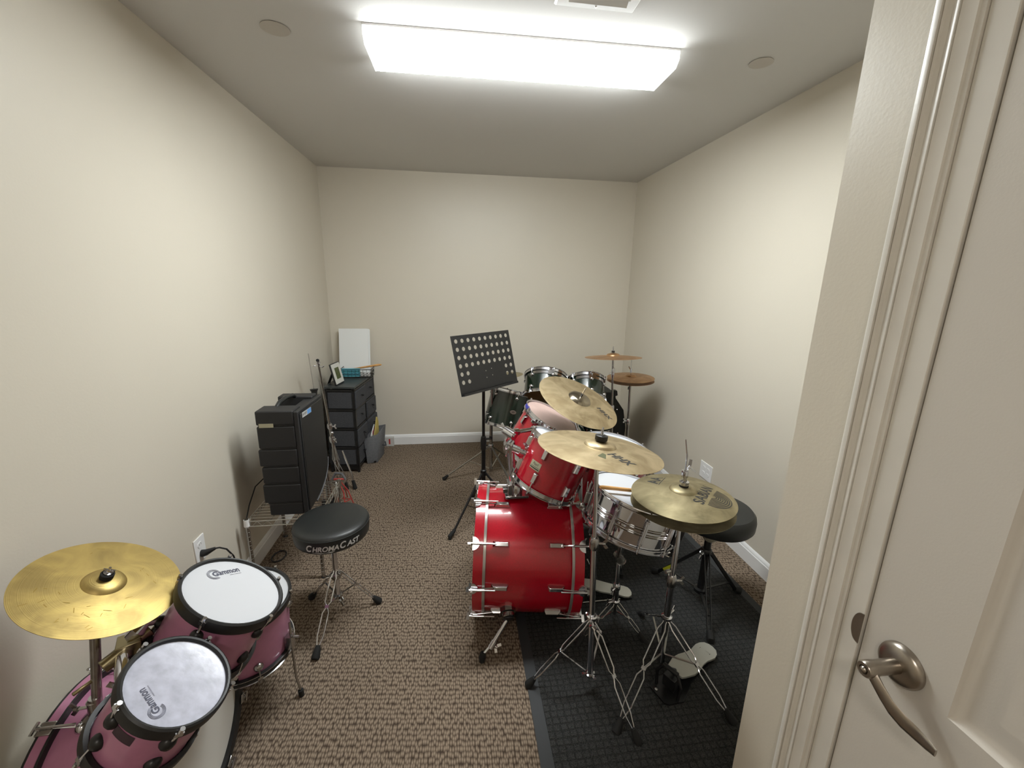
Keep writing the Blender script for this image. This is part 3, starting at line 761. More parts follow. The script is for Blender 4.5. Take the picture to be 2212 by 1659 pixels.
# sticks on the snare
def stick(a, b_, label, group=None):
    a = V(a); b_ = V(b_); d = b_ - a; mb = MB()
    mb.tube([a, a + d * .02, a + d * .6, a + d * .88, a + d * .965, a + d * .975, a + d * .99, b_], [.0055, .0074, .0074, .0050, .0032, .0042, .0046, .002], 12)
    tag(mb.build('drumstick', m_wood, matrix=Matrix.Translation(a)), label, 'drumstick', group)
stick(S1c + V((-.19, -.062, 0)) + S1n * .012 + V((0, 0, .052)), S1c + V((.20, .03, 0)) + S1n * .010 + V((0, 0, -.052)), 'pale wooden drumstick lying across the white head of the chrome snare drum')
# snare stand
t = thing('snare_stand', 'low chrome tripod stand holding the chrome snare drum', 'drum stand', (.71, 1.58, 0))
sb = S1c - S1n * .172
mb = MB(); mb.tube([(.710, 1.555, .06), (.706, 1.55, .335)], .0095, 14); mb.tube([(.708, 1.552, .20), (.710, 1.555, .07)], .0125, 14)
collar(mb, (.708, 1.552, .205), (0, 0, 1), .017, .03, (-.8, -.6, 0)); collar(mb, (.7095, 1.554, .125), (0, 0, 1), .019, .02, (-.9, -.2, .1)); pole = mb.build('pole', m_chrome, t)
mb = MB(); tj = V((.706, 1.55, .36)); mb.cyl(tj - V((.0, .022, 0)), tj + V((0, .022, 0)), .019, 20); mb.lathe([(.022, -.028), (.019, -.024), (.019, .0)], frame(tj, (0, 1, 0)), 20)
mb.tube([tj, tj + V((-.01, -.03, .06)), sb - V((0, 0, .03))], [.014, .013, .010], 12); mb.build('tilter', m_chromed, t)
for k in range(3):
    a = math.radians(200 + 120 * k); o2 = V((math.cos(a), math.sin(a), 0)); o2 = (o2 - S1n * o2.dot(S1n)).normalized()
    mb = MB(); e = sb + o2 * .186; mb.tube([sb - V((0, 0, .03)), sb + o2 * .06 - S1n * .028, e - S1n * .012, e + S1n * .012, e - o2 * .012 + S1n * .022], .0045, 8)
    mb.cyl(sb + o2 * .05 - S1n * .045, sb + o2 * .05 - S1n * .015, .007, 10); ba = mb.build('basket_arm', m_chromed, t)
    mb = MB(); mb.tube([e - S1n * .006, e + S1n * .014, e - o2 * .012 + S1n * .025], .0085, 10); mb.build('rubber_sleeve', m_rubber, ba)
for f in ((.50, 1.452, 0), (.815, 1.428, 0), (.80, 1.80, 0)):
    tripod_leg(t, (.7095, 1.554, .13), f, w=.010, mid=.52, fr_=.0026, foot_r=.013, m=m_chromed, brace_to=(.7105, 1.556, .075))

# ---- crash cymbals of the red kit
o, frc, fn, hh = cymbal('large bronze crash cymbal with dark lettering, nearest the camera in front of the red toms', 'cymbal', (.466, 1.246, 1.008), (.13, .05, .99), .206, m_brass, bell=.055, bh=.015, bow=.014, ex=1.15)
text_on(o, fn, (.462, 1.168, 1.02), (.509, 1.092, 1.02), 'HHX', .034, m_ink, shear=.25, offset=.035)
mb = MB(); put(mb, ([(-.02, 0), (.0, -.02), (.012, .012), (.004, .022)], [(0, 1, 2, 3)]), lambda x, y: fn((.445 + x, 1.15 + y, 1.02))); mb.build('ink_smudge', mat('green_smudge', (96, 98, 70), .5, .4), o)
CR1 = frc
o, frc2, fn, hh = cymbal('steeply tilted bronze crash cymbal with a grey bell above the red rack toms', 'cymbal', (.587, 1.899, .985), (.317, -.311, .896), .207, m_brass, bell=.054, bh=.020, bow=.014, ex=1.15)
text_on(o, fn, (.668, 1.874, .95), (.724, 1.810, .916), 'HHX', .028, m_ink, shear=.25, offset=.035, n=(.317, -.311, .896))
mb = MB(); mb.lathe([(.0585, .0152), (.050, .0305 - .004), (.04, .0305), (.02, .0345), (.0065, .0352)], frc2 @ Matrix.Translation((0, 0, -.0012)), 48)
bm_ = mat('unlathed_bell', (150, 140, 122), .22, 1.0, noise=(20, .15)); bl = mb.build('bell', bm_, o)

def boom_rod(t, fr_, h0, m=m_chrome, felt=m_black, thick=.016, fr_r=.021, wing=True):
    """felt, sleeve and wing nut where a cymbal sits; fr_ = cymbal frame, h0 height of the bell top"""
    mb = MB(); mb.tube([fr_ @ V((0, 0, -.06)), fr_ @ V((0, 0, h0 + .045))], .0035, 8); mb.lathe([(.014, h0 - .022 - .012), (.014, h0 - .022), (.004, h0 - .02)], fr_, 16)
    sl = mb.build('cymbal_rod', m, t)
    mb = MB(); mb.lathe([(.004, h0), (fr_r * .9, h0), (fr_r, h0 + .003), (fr_r, h0 + thick), (fr_r * .85, h0 + thick + .002), (.004, h0 + thick + .002)], fr_, 24); mb.build('felt_washer', felt, sl)
    if not wing: return
    mb = MB(); p = fr_ @ V((0, 0, h0 + thick + .002)); z = fr_.to_3x3() @ V((0, 0, 1)); wing_nut(mb, p, z, fr_.to_3x3() @ V((.3, 1, 0)), .9); mb.build('wing_nut', m, sl)

# crash stand 1
t = thing('cymbal_stand', 'tall chrome tripod cymbal stand in front of the red bass drum, nearest the camera', 'cymbal stand', (.492, 1.25, 0))
top = CR1 @ V((0, 0, -.05)); base = V((.494, 1.250, .075))
def onp(z): return base + (top - base) * ((z - base.z) / (top.z - base.z))
mb = MB(); mb.tube([base, onp(.34)], .0125, 16); mb.tube([onp(.30), onp(.67)], .0105, 16); mb.tube([onp(.66), top], .0078, 14); pole = mb.build('pole', m_chrome, t)
mb = MB(); collar(mb, onp(.655), (0, 0, 1), .017, .045, (.95, -.2, 0)); mb.build('height_collar', m_chromed, t)
mb = MB(); collar(mb, onp(.345), (0, 0, 1), .020, .02); mb.beam(onp(.325) + V((-.01, -.016, 0)), onp(.30) + V((.012, -.022, 0)), .012, .012); wing_nut(mb, onp(.315) + V((.004, -.016, 0)), V((.3, -.9, -.2)), V((.7, 0, -.7)), 1.4)
for a in (0, 2.1, 4.2): mb.cyl(onp(.34), onp(.34) + V((math.cos(a) * .028, math.sin(a) * .028, 0)), .006, 8)
mb.build('leg_collar', m_chrome, t)
mb = MB(); mb.lathe([(.0125, 0), (.018, .002), (.018, .010), (.0125, .012)], Matrix.Translation(base), 20)
for a in (math.radians(169), math.radians(-61), math.radians(54)): mb.beam(base + V((0, 0, .005)), base + V((math.cos(a) * .03, math.sin(a) * .03, .003)), .010, .004)
mb.build('brace_hub', m_chrome, t)
for f in ((.256, 1.296, 0), (.606, 1.036, 0), (.645, 1.452, 0)):
    tripod_leg(t, onp(.342), f, w=.013, mid=.53, fr_=.0028, foot_r=.0165, brace_to=base + V((0, 0, .004)))
boom_rod(t, CR1, .031, thick=.017)
# crash stand 2 (behind the toms)
t = thing('cymbal_stand', 'chrome cymbal stand mostly hidden behind the red toms and bass drum', 'cymbal stand', (.62, 1.86, 0))
top = frc2 @ V((0, 0, -.06))
mb = MB(); mb.tube([(.625, 1.835, .05), (.60, 1.86, .80)], .011, 12); mb.tube([(.60, 1.86, .78), top], .008, 12); mb.build('pole', m_chrome, t)
mb = MB(); collar(mb, top, (1, 0, 0), .016, .03); mb.build('tilter', m_chrome, t)
for f in ((.60, 1.70, 0), (.72, 1.84, 0), (.60, 2.0, 0)): tripod_leg(t, (.622, 1.838, .25), f, w=.010, mid=.5)
boom_rod(t, frc2, .036, thick=.004, fr_r=.006, wing=False)

# ---- hi-hat
HC = V((.814, 1.296, .792)); HN = V((-.012, -.003, 1)).normalized()
o, frh, fn, hh = cymbal('upper hi-hat cymbal with big dark lettering and an arc logo, beside the chrome snare', 'cymbal', HC, HN, .181, m_dull, bell=.05, bh=.014, bow=.026, name='hi_hat_cymbal')
text_on(o, fn, (.832, 1.196, .8), (.941, 1.309, .8), 'SABIAN', .036, m_ink, offset=.02, shear=-.12)
text_on(o, fn, (.743, 1.358, .8), (.797, 1.414, .8), 'AA', .042, m_ink, offset=.03)
mb = MB(); put(mb, ([(.007 * i, y) for i in range(13) for y in (0, .0032)], [(2 * i, 2 * i + 2, 2 * i + 3, 2 * i + 1) for i in range(12)]), lambda x, y: fn(V((.748, 1.350, .8)) + V((.694, .72, 0)) * x + V((-.72, .694, 0)) * y)); mb.build('underline', m_ink, o)
mb = MB(); p0 = V((.852, 1.206, .8)); p1 = V((.938, 1.292, .8)); mid_ = (p0 + p1) / 2; d_ = (p1 - p0).normalized(); u_ = V((0, 0, 1)).cross(d_)
for i in range(8):
    r1 = .012 + i * .0075
    put(mb, arcpoly(0, 0, r1, r1 + .0035, PI, 2 * PI), lambda x, y: fn(mid_ + d_ * x * (1 + .0) + u_ * y * .95 - u_ * .004))
mb.build('arc_logo', m_ink, o)
o, frl, fn2, hh2 = cymbal('lower hi-hat cymbal under the one with the arc logo, beside the chrome snare', 'cymbal', HC - V((0, 0, .036)), HN, .181, m_dull, bell=.05, bh=.012, bow=.020, name='hi_hat_cymbal', flip=True)
t = thing('hi_hat_stand', 'chrome hi-hat stand with a white footboard on the dark mat, nearest the door', 'hi-hat stand', (.815, 1.29, 0))
base = V((.812, 1.302, .05)); top = V((.815, 1.296, .745))
def onh(z): return base + (top - base) * ((z - base.z) / (top.z - base.z))
mb = MB(); mb.tube([base, onh(.45)], .0135, 16); mb.tube([onh(.44), onh(.735)], .0105, 16); mb.lathe([(.011, 0), (.024, .004), (.026, .012), (.02, .016), (.010, .016)], Matrix.Translation(onh(.722)), 24); mb.build('pole', m_chrome, t)
mb = MB(); collar(mb, onh(.43), (0, 0, 1), .0185, .05, (.9, -.1, 0)); mb.cyl(onh(.475) + V((-.012, 0, 0)), onh(.475) + V((-.032, -.004, 0)), .008, 12); mb.build('height_collar', m_chromed, t)
mb = MB(); mb.tube([onh(.735), (.813, 1.296, .95), (.8005, 1.296, 1.012)], [.0032, .0032, .0024], 8); rod = mb.build('pull_rod', m_chrome, t)
mb = MB(); mb.lathe([(.004, .868), (.0115, .868), (.012, .872), (.012, .890), (.0115, .893), (.004, .893)], Matrix.Translation((.813, 1.296, 0)), 20)
mb.lathe([(.004, .832), (.0075, .832), (.0075, .868)], Matrix.Translation((.8135, 1.296, 0)), 16); mb.lathe([(.004, .838), (.0165, .838), (.017, .842), (.017, .850), (.009, .853)], Matrix.Translation((.814, 1.296, 0)), 20)
mb.cyl((.82, 1.296, .90), (.832, 1.30, .905), .0055, 10); mb.beam((.83, 1.30, .907), (.838, 1.31, .928), .011, .004); mb.beam((.83, 1.30, .905), (.850, 1.292, .888), .012, .004); mb.build('clutch', m_chrome, rod)
mb = MB(); mb.lathe([(.004, .8315), (.0165, .8315), (.0165, .8378), (.004, .8378)], Matrix.Translation((.814, 1.296, 0)), 20); mb.build('felt_washer', m_rubber, rod)
mb = MB(); mb.lathe([(.011, 0), (.021, 0), (.021, .008), (.011, .008)], Matrix.Translation(onh(.738)), 20); mb.build('felt_washer', m_rubber, rod)
mb = MB(); collar(mb, onh(.262), (0, 0, 1), .021, .016, (.85, .4, .3)); mb.build('leg_collar', m_chrome, t)
for f in ((.534, 1.080, 0), (.978, 1.058, 0), (.86, 1.60, 0)):
    tripod_leg(t, onh(.26), f, w=.014, mid=.52, fr_=.0028, foot_r=.0165, m=m_chrome, brace_to=onh(.085), flatm=m_steel)
# hi-hat pedal: heel at the back right, frame in front
dpd = V((.866, .50, 0)).normalized(); spd = V((-dpd.y, dpd.x, 0)); q0 = V((.785, 1.196, 0))
def PP(a, s, z): return q0 + dpd * a + spd * s + V((0, 0, z))
mb = MB()
pts = [(-.035, -.035), (-.045, -.02), (-.03, .055), (.02, .062), (.12, .035), (.30, .035), (.31, .02), (.31, -.02), (.30, -.035), (.12, -.035), (.02, -.062)]
mb.prism(pts, Matrix((dpd, spd, V((0, 0, 1)))).transposed().to_4x4() if False else Matrix.Translation(q0) @ Matrix((dpd, spd, V((0, 0, 1)))).transposed().to_4x4(), .009, .016)
bp_ = mb.build('base_plate', m_blackm, t)
mb = MB()
for s in (-1, 1): mb.tube([PP(.0, s * .045, .014), PP(.005, s * .05, .075), PP(.012, s * .028, .115)], .0065, 8)
mb.tube([PP(.012, -.03, .115), PP(.012, .03, .115)], .009, 8); mb.box(PP(.02, 0, .055), (.03, .05, .05), Matrix.Rotation(.52, 4, 'Z')); mb.build('pedal_frame', m_blackm, t, bevel=.002)
def footboard(t, o_, d, s, prof, z0, z1, m, name='footboard', th_=.008):
    """prof [(along, halfwidth)]; rises from z0 at the heel (end) to z1 at the toe (start)"""
    n_ = len(prof); a0 = prof[0][0]; a1 = prof[-1][0]; vs = []
    for dz in (th_, 0):
        for a, hw in prof:
            z = z1 + (z0 - z1) * min(1, (a - a0) / (a1 - a0) * 1.15) + dz
            vs += [o_ + d * a + s * hw + V((0, 0, z)), o_ + d * a - s * hw + V((0, 0, z))]
    fs = []
    for i in range(n_ - 1):
        k = 2 * i; fs.append((k, k + 1, k + 3, k + 2)); q = 2 * n_ + k; fs.append((q, q + 2, q + 3, q + 1))
        fs.append((k, k + 2, q + 2, q)); fs.append((k + 1, q + 1, q + 3, k + 3))
    fs.append((0, 2 * n_, 2 * n_ + 1, 1)); e = 2 * n_ - 2; fs.append((e, e + 1, 4 * n_ - 1, 4 * n_ - 2))
    mb = MB(); mb.add(vs, fs); return mb.build(name, m, t)
pr_ = [(.045, .030), (.06, .036), (.11, .048), (.15, .047), (.20, .037), (.235, .036), (.26, .040), (.285, .043), (.31, .038), (.327, .026), (.334, .008)]
footboard(t, q0, dpd, spd, pr_, .022, .075, m_padal)
mb = MB()
for x0, x1, y0, y1 in ((.262, .286, -.022, -.0205), (.262, .286, .0205, .022), (.262, .2635, -.022, .022), (.2845, .286, -.022, .0)):
    mb.mbox((0, 0, 0), (0, 0, 0)) if False else mb.add([PP(x0, y0, .0345), PP(x1, y0, .0335), PP(x1, y1, .0335), PP(x0, y1, .0345)], [(0, 1, 2, 3)])
mb.build('pedal_print', m_ink, t)
mb = MB(); mb.tube([PP(.02, .0, .11), PP(.045, 0, .09)], .007, 8); mb.box(PP(.285, 0, .015), (.05, .07, .012), Matrix.Rotation(.52, 4, 'Z')); mb.build('heel_plate', m_blackm, t)
mb = MB(); mb.ball(PP(-.022, .03, .018), .007, 10, (1, 1, .5)); mb.build('bolt', m_steel, bp_)
# ---- kick pedal at the drummer's side of the bass drum
t = thing('kick_pedal', 'bass drum pedal with a pale footboard behind the red bass drum', 'drum pedal', (.66, 1.74, 0))
k0 = V((.565, 1.735, 0)); kd = V((1, -.05, 0)).normalized(); ks = V((-kd.y, kd.x, 0))
footboard(t, k0, kd, ks, [(.05, .028), (.08, .034), (.13, .042), (.18, .038), (.22, .036), (.25, .040), (.275, .038), (.292, .026), (.298, .01)], .020, .085, m_padal)
mb = MB()
for s in (-1, 1): mb.tube([k0 + ks * s * .05 + V((0, 0, .012)), k0 + ks * s * .05 + V((0, 0, .22))], .008, 8)
mb.tube([k0 + ks * .06 + V((0, 0, .22)), k0 - ks * .06 + V((0, 0, .22))], .006, 8); mb.box(k0 + V((.01, 0, .02)), (.05, .11, .02)); mb.tube([k0 + kd * .02 + ks * .045 + V((0, 0, .012)), k0 + kd * .25 + ks * .03 + V((0, 0, .012))], .0035, 6); mb.tube([k0 + kd * .02 - ks * .045 + V((0, 0, .012)), k0 + kd * .25 - ks * .03 + V((0, 0, .012))], .0035, 6)
mb.build('pedal_frame', m_chromed, t)
mb = MB(); mb.box(k0 + kd * .26 + V((0, 0, .012)), (.06, .075, .012)); mb.build('heel_plate', m_blackm, t)
mb = MB(); mb.tube([k0 + V((0, 0, .22)), k0 + V((.06, 0, .36))], .004, 8); bt = mb.build('beater_shaft', m_chrome, t)
mb = MB(); mb.cyl(k0 + V((.035, 0, .365)), k0 + V((.085, 0, .365)), .022, 16); mb.build('beater', m_rubber, bt)
# ---- black throne by the right wall
t = thing('drum_throne', 'plain black round drum stool by the right wall behind the hi-hat', 'drum stool', (1.19, 1.646, 0))
sc_ = V((1.225, 1.66, 0)); sm = Matrix.Translation(sc_)
mb = MB(); mb.lathe([(.0001, .425), (.15, .425), (.163, .432), (.172, .445), (.174, .478), (.170, .500), (.158, .514), (.12, .519), (.0001, .520)], sm, 48); mb.build('seat', m_vinyl, t)
mb = MB(); mb.lathe([(.05, .425), (.045, .41), (.030, .375), (.030, .35), (.018, .34)], Matrix.Translation((1.205, 1.65, 0)), 20); mb.build('seat_clamp', m_clearlug, t)
mb = MB(); mb.tube([(1.20, 1.648, .42), (1.19, 1.646, .05)], .0165, 16); mb.build('post', m_blackm, t)
hub = V((1.193, 1.647, .285)); lowh = V((1.19, 1.646, .07)); mb = MB(); collar(mb, hub, (0, 0, 1), .026, .035); mb.build('leg_collar', m_blackm, t)
mb = MB(); mb.cyl(hub + V((-.02, -.012, .01)), hub + V((-.045, -.03, .012)), .006, 8); wing_nut(mb, hub + V((-.04, -.03, .012)), V((-.8, -.5, 0)), V((0, 0, 1)), 1.3); mb.build('wing_bolt', m_chrome, t)
mb = MB(); mb.lathe([(.016, -.012), (.03, -.008), (.03, .008), (.016, .012)], Matrix.Translation(lowh), 20); mb.build('brace_hub', m_blackm, t)
for i, f in enumerate(((1.057, 1.866, 0), (1.425, 1.672, 0), (1.098, 1.402, 0))):
    f = V(f); d = f - hub; mb = MB(); e = hub + d * .93; e.z = max(e.z, .02)
    hz_ = V((d.x, d.y, 0)).normalized(); sd = V((-hz_.y, hz_.x, 0))
    for s in (-1, 1): mb.beam(hub + sd * s * .012 + hz_ * .02, e + sd * s * .008, .0035, .014)
    lg = mb.build('leg', m_blackm, t)
    mb = MB(); mb.beam(hub + d * .72, lowh + hz_ * .02, .012, .004); mb.build('brace', m_blackm, lg)
    mb = MB(); mb.tube([hub + d * .88, f + V((0, 0, .022)), f + V((0, 0, .002))], [.012, .018, .015], 10); mb.build('rubber_foot', m_rubber, lg)
    if i == 0:
        mb = MB(); a = hub + d * .60; b_ = hub + d * .76
        mb.beam(a - sd * .0 + V((0, 0, .001)), b_ + V((0, 0, .001)), .028, .0155); mb.build('warning_sticker', m_yel, lg)

# ---- music stand
DC = V((.179, 2.457, 1.083)); yw, ti = .738, -.26
Rz = Matrix.Rotation(yw, 3, 'Z'); Rx = Matrix.Rotation(ti, 3, 'X'); RD = (Rz @ Rx)
DX_, DN_, DU_ = RD @ V((1, 0, 0)), RD @ V((0, -1, 0)), RD @ V((0, 0, 1))
t = thing('music_stand', 'black music stand with round holes in its tilted desk', 'music stand', (.165, 2.50, 0))
def desk_panel():
    w, h = .49, .34; cols, rows = 10, 6; mx, my, px, pz = .032, .030, .0473, .0505
    holes = set()
    for r in range(6):
        for c in range(10):
            if r <= 2: ok = True
            elif r == 3: ok = True
            elif r == 4: ok = c in (0, 1, 8, 9)
            else: ok = c in (0, 1, 8, 9)
            if ok: holes.add((r, c))
    holes.add((3, 0))
    xs0 = -w / 2 + .034; zs0 = h / 2 - .032
    bm = bmesh.new()
    ex = [-w / 2] + [xs0 + (c - .5) * .0469 for c in range(0, 11)] + [w / 2]
    ez = [h / 2] + [zs0 - (r - .5) * .0468 for r in range(0, 7)] + [-h / 2]
    cache = {}
    def vt(x, z):
        k = (round(x, 5), round(z, 5))
        if k not in cache: cache[k] = bm.verts.new(DC + DX_ * x + DU_ * z)
        return cache[k]
    for i in range(len(ex) - 1):
        for j in range(len(ez) - 1):
            x0, x1, z0, z1 = ex[i], ex[i + 1], ez[j + 1], ez[j]
            if x1 - x0 < 1e-4 or z1 - z0 < 1e-4: continue
            c = i - 1; r = j - 1
            if (r, c) in holes and 0 <= c < 10 and 0 <= r < 6:
                cx_, cz_ = (x0 + x1) / 2, (z0 + z1) / 2; R_ = .0122
                per = [(x0, z0), (cx_, z0), (x1, z0), (x1, cz_), (x1, z1), (cx_, z1), (x0, z1), (x0, cz_)]
                an = [-135, -90, -45, 0, 45, 90, 135, 180]
                inner = []
                for a in an:
                    for da in (0, 22.5):
                        q = math.radians(a + da); inner.append(vt(cx_ + R_ * math.cos(q), cz_ + R_ * math.sin(q)))
                for k in range(8):
                    a_, b_ = vt(*per[k]), vt(*per[(k + 1) % 8])
                    bm.faces.new((a_, b_, inner[(2 * k + 2) % 16], inner[2 * k + 1], inner[2 * k]))
            else:
                # shared mid-points keep the sheet watertight beside holes
                bm.faces.new([vt(x0, z0), vt((x0 + x1) / 2, z0), vt(x1, z0), vt(x1, (z0 + z1) / 2), vt(x1, z1), vt((x0 + x1) / 2, z1), vt(x0, z1), vt(x0, (z0 + z1) / 2)])
    bmesh.ops.recalc_face_normals(bm, faces=bm.faces)
    ret = bmesh.ops.solidify(bm, geom=list(bm.faces), thickness=.0016)
    inv = Matrix.Translation((-.165, -2.50, 0))
    for v in bm.verts: v.co = inv @ v.co
    me = bpy.data.meshes.new('desk'); bm.to_mesh(me); bm.free(); me.materials.append(m_blackm)
    o = bpy.data.objects.new('desk', me); COL.objects.link(o); o.parent = t; return o
dk = desk_panel()
mb = MB(); b0 = DC - DU_ * .17; mb.beam(b0 - DX_ * .245 + DN_ * .013, b0 + DX_ * .222 + DN_ * .013, .026, .002, DU_)
mb.beam(b0 - DX_ * .245 + DN_ * .026 + DU_ * .006, b0 + DX_ * .222 + DN_ * .026 + DU_ * .006, .002, .012, DU_); mb.build('lip', m_blackm, dk)
mb = MB()
for dx, dz in ((-.02, -.055), (.03, -.048), (-.022, -.095), (.03, -.088)): mb.lathe([(.0035, 0), (.003, .0015), (.0001, .002)], frame(DC + DX_ * dx + DU_ * dz + DN_ * .001, DN_), 10)
mb.build('rivet', m_steel, dk)
ptop = DC - DU_ * .07 - DN_ * .03
mb = MB(); mb.tube([(.165, 2.50, .05), (.165, 2.50, .55)], .0135, 14); mb.tube([(.165, 2.50, .52), (.165, 2.50, .93), ptop], .0095, 14); mb.build('pole', m_blackm, t)
mb = MB(); mb.lathe([(.012, .50), (.018, .505), (.019, .56), (.015, .59), (.010, .592)], Matrix.Translation((.165, 2.50, 0)), 18); mb.cyl((.18, 2.495, .575), (.21, 2.485, .58), .0065, 10); mb.box((.21, 2.485, .585), (.02, .006, .022)); mb.build('height_clamp', m_black, t)
mb = MB(); mb.box(DC - DU_ * .07 - DN_ * .014, (.09, .02, .07), RD.to_4x4()); mb.build('desk_bracket', m_black, t)
for a in (math.radians(222), math.radians(-18), math.radians(102)):
    f = V((.165 + .295 * math.cos(a), 2.50 + .295 * math.sin(a), 0)); h_ = V((.165, 2.50, .34)); o2 = V((math.cos(a), math.sin(a), 0))
    mb = MB(); mb.tube([h_ + o2 * .015, h_ + (f - h_) * .95], [.0075, .0075], 10); lg = mb.build('leg', m_blackm, t)
    mb = MB(); mb.tube([h_ + (f - h_) * .86, f + V((0, 0, .02)), f + V((0, 0, .002))], [.011, .014, .011], 10); mb.build('rubber_foot', m_rubber, lg)
    mb = MB(); mb.beam(h_ + (f - h_) * .5, (.165, 2.50, .07), .009, .004); mb.build('brace', m_blackm, lg)
mb = MB(); mb.lathe([(.013, .32), (.02, .325), (.02, .36), (.013, .365)], Matrix.Translation((.165, 2.50, 0)), 16); mb.lathe([(.013, .055), (.019, .06), (.019, .085), (.013, .09)], Matrix.Translation((.165, 2.50, 0)), 16); mb.build('leg_collar', m_blackm, t)
# ================================================================== left throne
t = thing('drum_throne', 'black round drum stool with white lettering and chrome legs on the brown carpet', 'drum stool', (-.572, 1.77, 0))
sm = Matrix.Translation((-.572, 1.792, .488))
mb = MB(); mb.lathe([(.0001, -.088), (.13, -.088), (.146, -.084), (.157, -.074), (.161, -.060), (.162, -.022), (.158, -.010), (.148, -.003), (.12, .0015), (.0001, .003)], sm, 56); se = mb.build('seat', m_vinyl, t)
mb = MB(); mb.lathe([(.1618, -.0205), (.1632, -.0190), (.1628, -.0170), (.1605, -.0165)], sm, 56); mb.build('piping', m_vinyl, se)
a0, a1 = math.radians(-113), math.radians(-31); Rs = .1628
def seatmap(x, y): 
    a = a0 + x / Rs; return V((-.572 + Rs * math.cos(a), 1.792 + Rs * math.sin(a), .488 - .060 + y))
tot = (a1 - a0) * Rs
mb = MB(); x = 0
for s, hgt, adv in (('C', .030, .024), ('HROMA', .023, .098), ('C', .030, .024), ('AST', .023, .058)):
    wd = adv / .204 * tot * .96
    tv, tf = fit_text(s, wd, hgt, shear=.25, offset=.03); put(mb, (tv, tf), lambda a, b, x=x: seatmap(x + a, b)); x += adv / .204 * tot
put(mb, ([(.02, -.006), (.08, -.007), (.10, -.004), (.12, -.005), (.105, -.009), (.06, -.0085)], [(0, 1, 2, 3, 4, 5)]), seatmap)
mb.build('lettering', m_silverp, se)
mb = MB(); mb.lathe([(.055, .400), (.05, .395), (.028, .385), (.024, .34), (.016, .335)], Matrix.Translation((-.572, 1.785, 0)), 20); mb.build('seat_clamp', m_chromed, t)
mb = MB(); mb.tube([(-.572, 1.785, .40), (-.566, 1.765, .09)], .0125, 14); mb.build('post', m_chrome, t)
hub = V((-.567, 1.77, .205)); mb = MB(); collar(mb, hub, (0, 0, 1), .022, .03, (-.9, -.3, 0)); mb.cyl(hub + V((.015, -.01, .02)), hub + V((.03, -.02, .02)), .007, 10); mb.build('leg_collar', m_chromed, t)
mb = MB(); lh = V((-.566, 1.765, .10)); mb.lathe([(.012, -.008), (.02, -.006), (.02, .006), (.012, .008)], Matrix.Translation(lh), 16); wing_nut(mb, lh + V((.015, -.02, -.01)), V((.7, -.6, 0)), V((0, 0, 1)), 1.3); mb.build('brace_hub', m_chromed, t)
for f in ((-.600, 1.512, 0), (-.386, 1.815, 0), (-.733, 1.885, 0)):
    tripod_leg(t, hub + V((0, 0, .035)), f, w=.013, mid=.5, fr_=.003, foot_r=.0175, brace_to=lh)

# ================================================================== pink junior kit
BA = V((1, .02, 0)).normalized(); BR_ = V((-.738, 1.045, .232)); BL_ = BR_ - BA * .305
bt = drum('bass_drum', 'small pink bass drum with black hoops against the left wall', 'drum', BR_, BA, .221, .305, m_pink, hoop='wood', head=m_headgrey, nl=8, lug='round', sr=.204, hup=.034, hoopm=m_black, base=(-.89, 1.04, 0), frac=.085, ang=math.radians(22), wt=.026)
t, sh = bt[0], bt[1]
for c0, d in ((BR_, -1), (BL_, 1)):
    mb = MB(); mb.lathe([(.2212, 0), (.2224, .001), (.2224, .021), (.2212, .022)], frame(c0 + BA * (d * .017) - BA * .011, BA), 64); mb.build('hoop_inlay', m_pink, t)
for k in range(8):
    a = math.radians(22) + 2 * PI * k / 8; fr = bt[4]; out = (fr.to_3x3() @ V((math.cos(a), math.sin(a), 0))).normalized(); tg = BA.cross(out)
    for c0, s in ((BR_, 1), (BL_, -1)):
        mb = MB(); m3 = Matrix((tg, out, BA)).transposed().to_4x4(); mb.box(c0 + out * .222 - BA * s * .014, (.03, .006, .032), m3); mb.box(c0 + out * .214 + BA * s * .003, (.03, .018, .005), m3)
        cl = mb.build('claw_hook', m_chromed, t, bevel=.002)
        mb = MB(); mb.tube([c0 + out * .229 - BA * s * .08, c0 + out * .229 + BA * s * .01], .003, 6); mb.tube([c0 + out * .229 + BA * s * .009 - tg * .014, c0 + out * .229 + BA * s * .009 + tg * .014], .004, 6)
        mb.build('tension_rod', m_chromed, cl)
# spurs under it, toms mount block and cymbal socket on top
for s in (-1, 1):
    p = V((-.93, 1.04 + s * .19, .13)); f = V((-.97, 1.04 + s * .27, 0)); mb = MB(); mb.tube([p, f + V((0, 0, .01))], .006, 8); sl = mb.build('spur_leg', m_chromed, t)
    mb = MB(); mb.cyl(f + V((0, 0, .025)), f, .01, 10); mb.build('rubber_foot', m_rubber, sl)
mb = MB(); bp0 = V((-.935, .985, .420)); mb.lathe([(.032, .0), (.032, .006), (.017, .018), (.0145, .05), (.016, .052), (.012, .055)], Matrix.Translation(bp0 + V((0, 0, .008))), 24)
mb.cyl(bp0 + V((-.015, 0, .04)), bp0 + V((-.04, -.005, .042)), .004, 8); wing_nut(mb, bp0 + V((-.035, -.005, .042)), V((-1, 0, 0)), V((0, 0, 1))); mb.build('cymbal_socket', m_chromed, t)
mb = MB(); q = V((-.83, 1.035, .435)); mb.lathe([(.03, .0), (.03, .008), (.019, .016), (.019, .05), (.015, .052)], Matrix.Translation(q), 24)
mb.tube([q + V((0, 0, .02)), V((-.835, 1.01, .60))], .0125, 14); mm_ = mb.build('tom_mount', m_chromed, t)
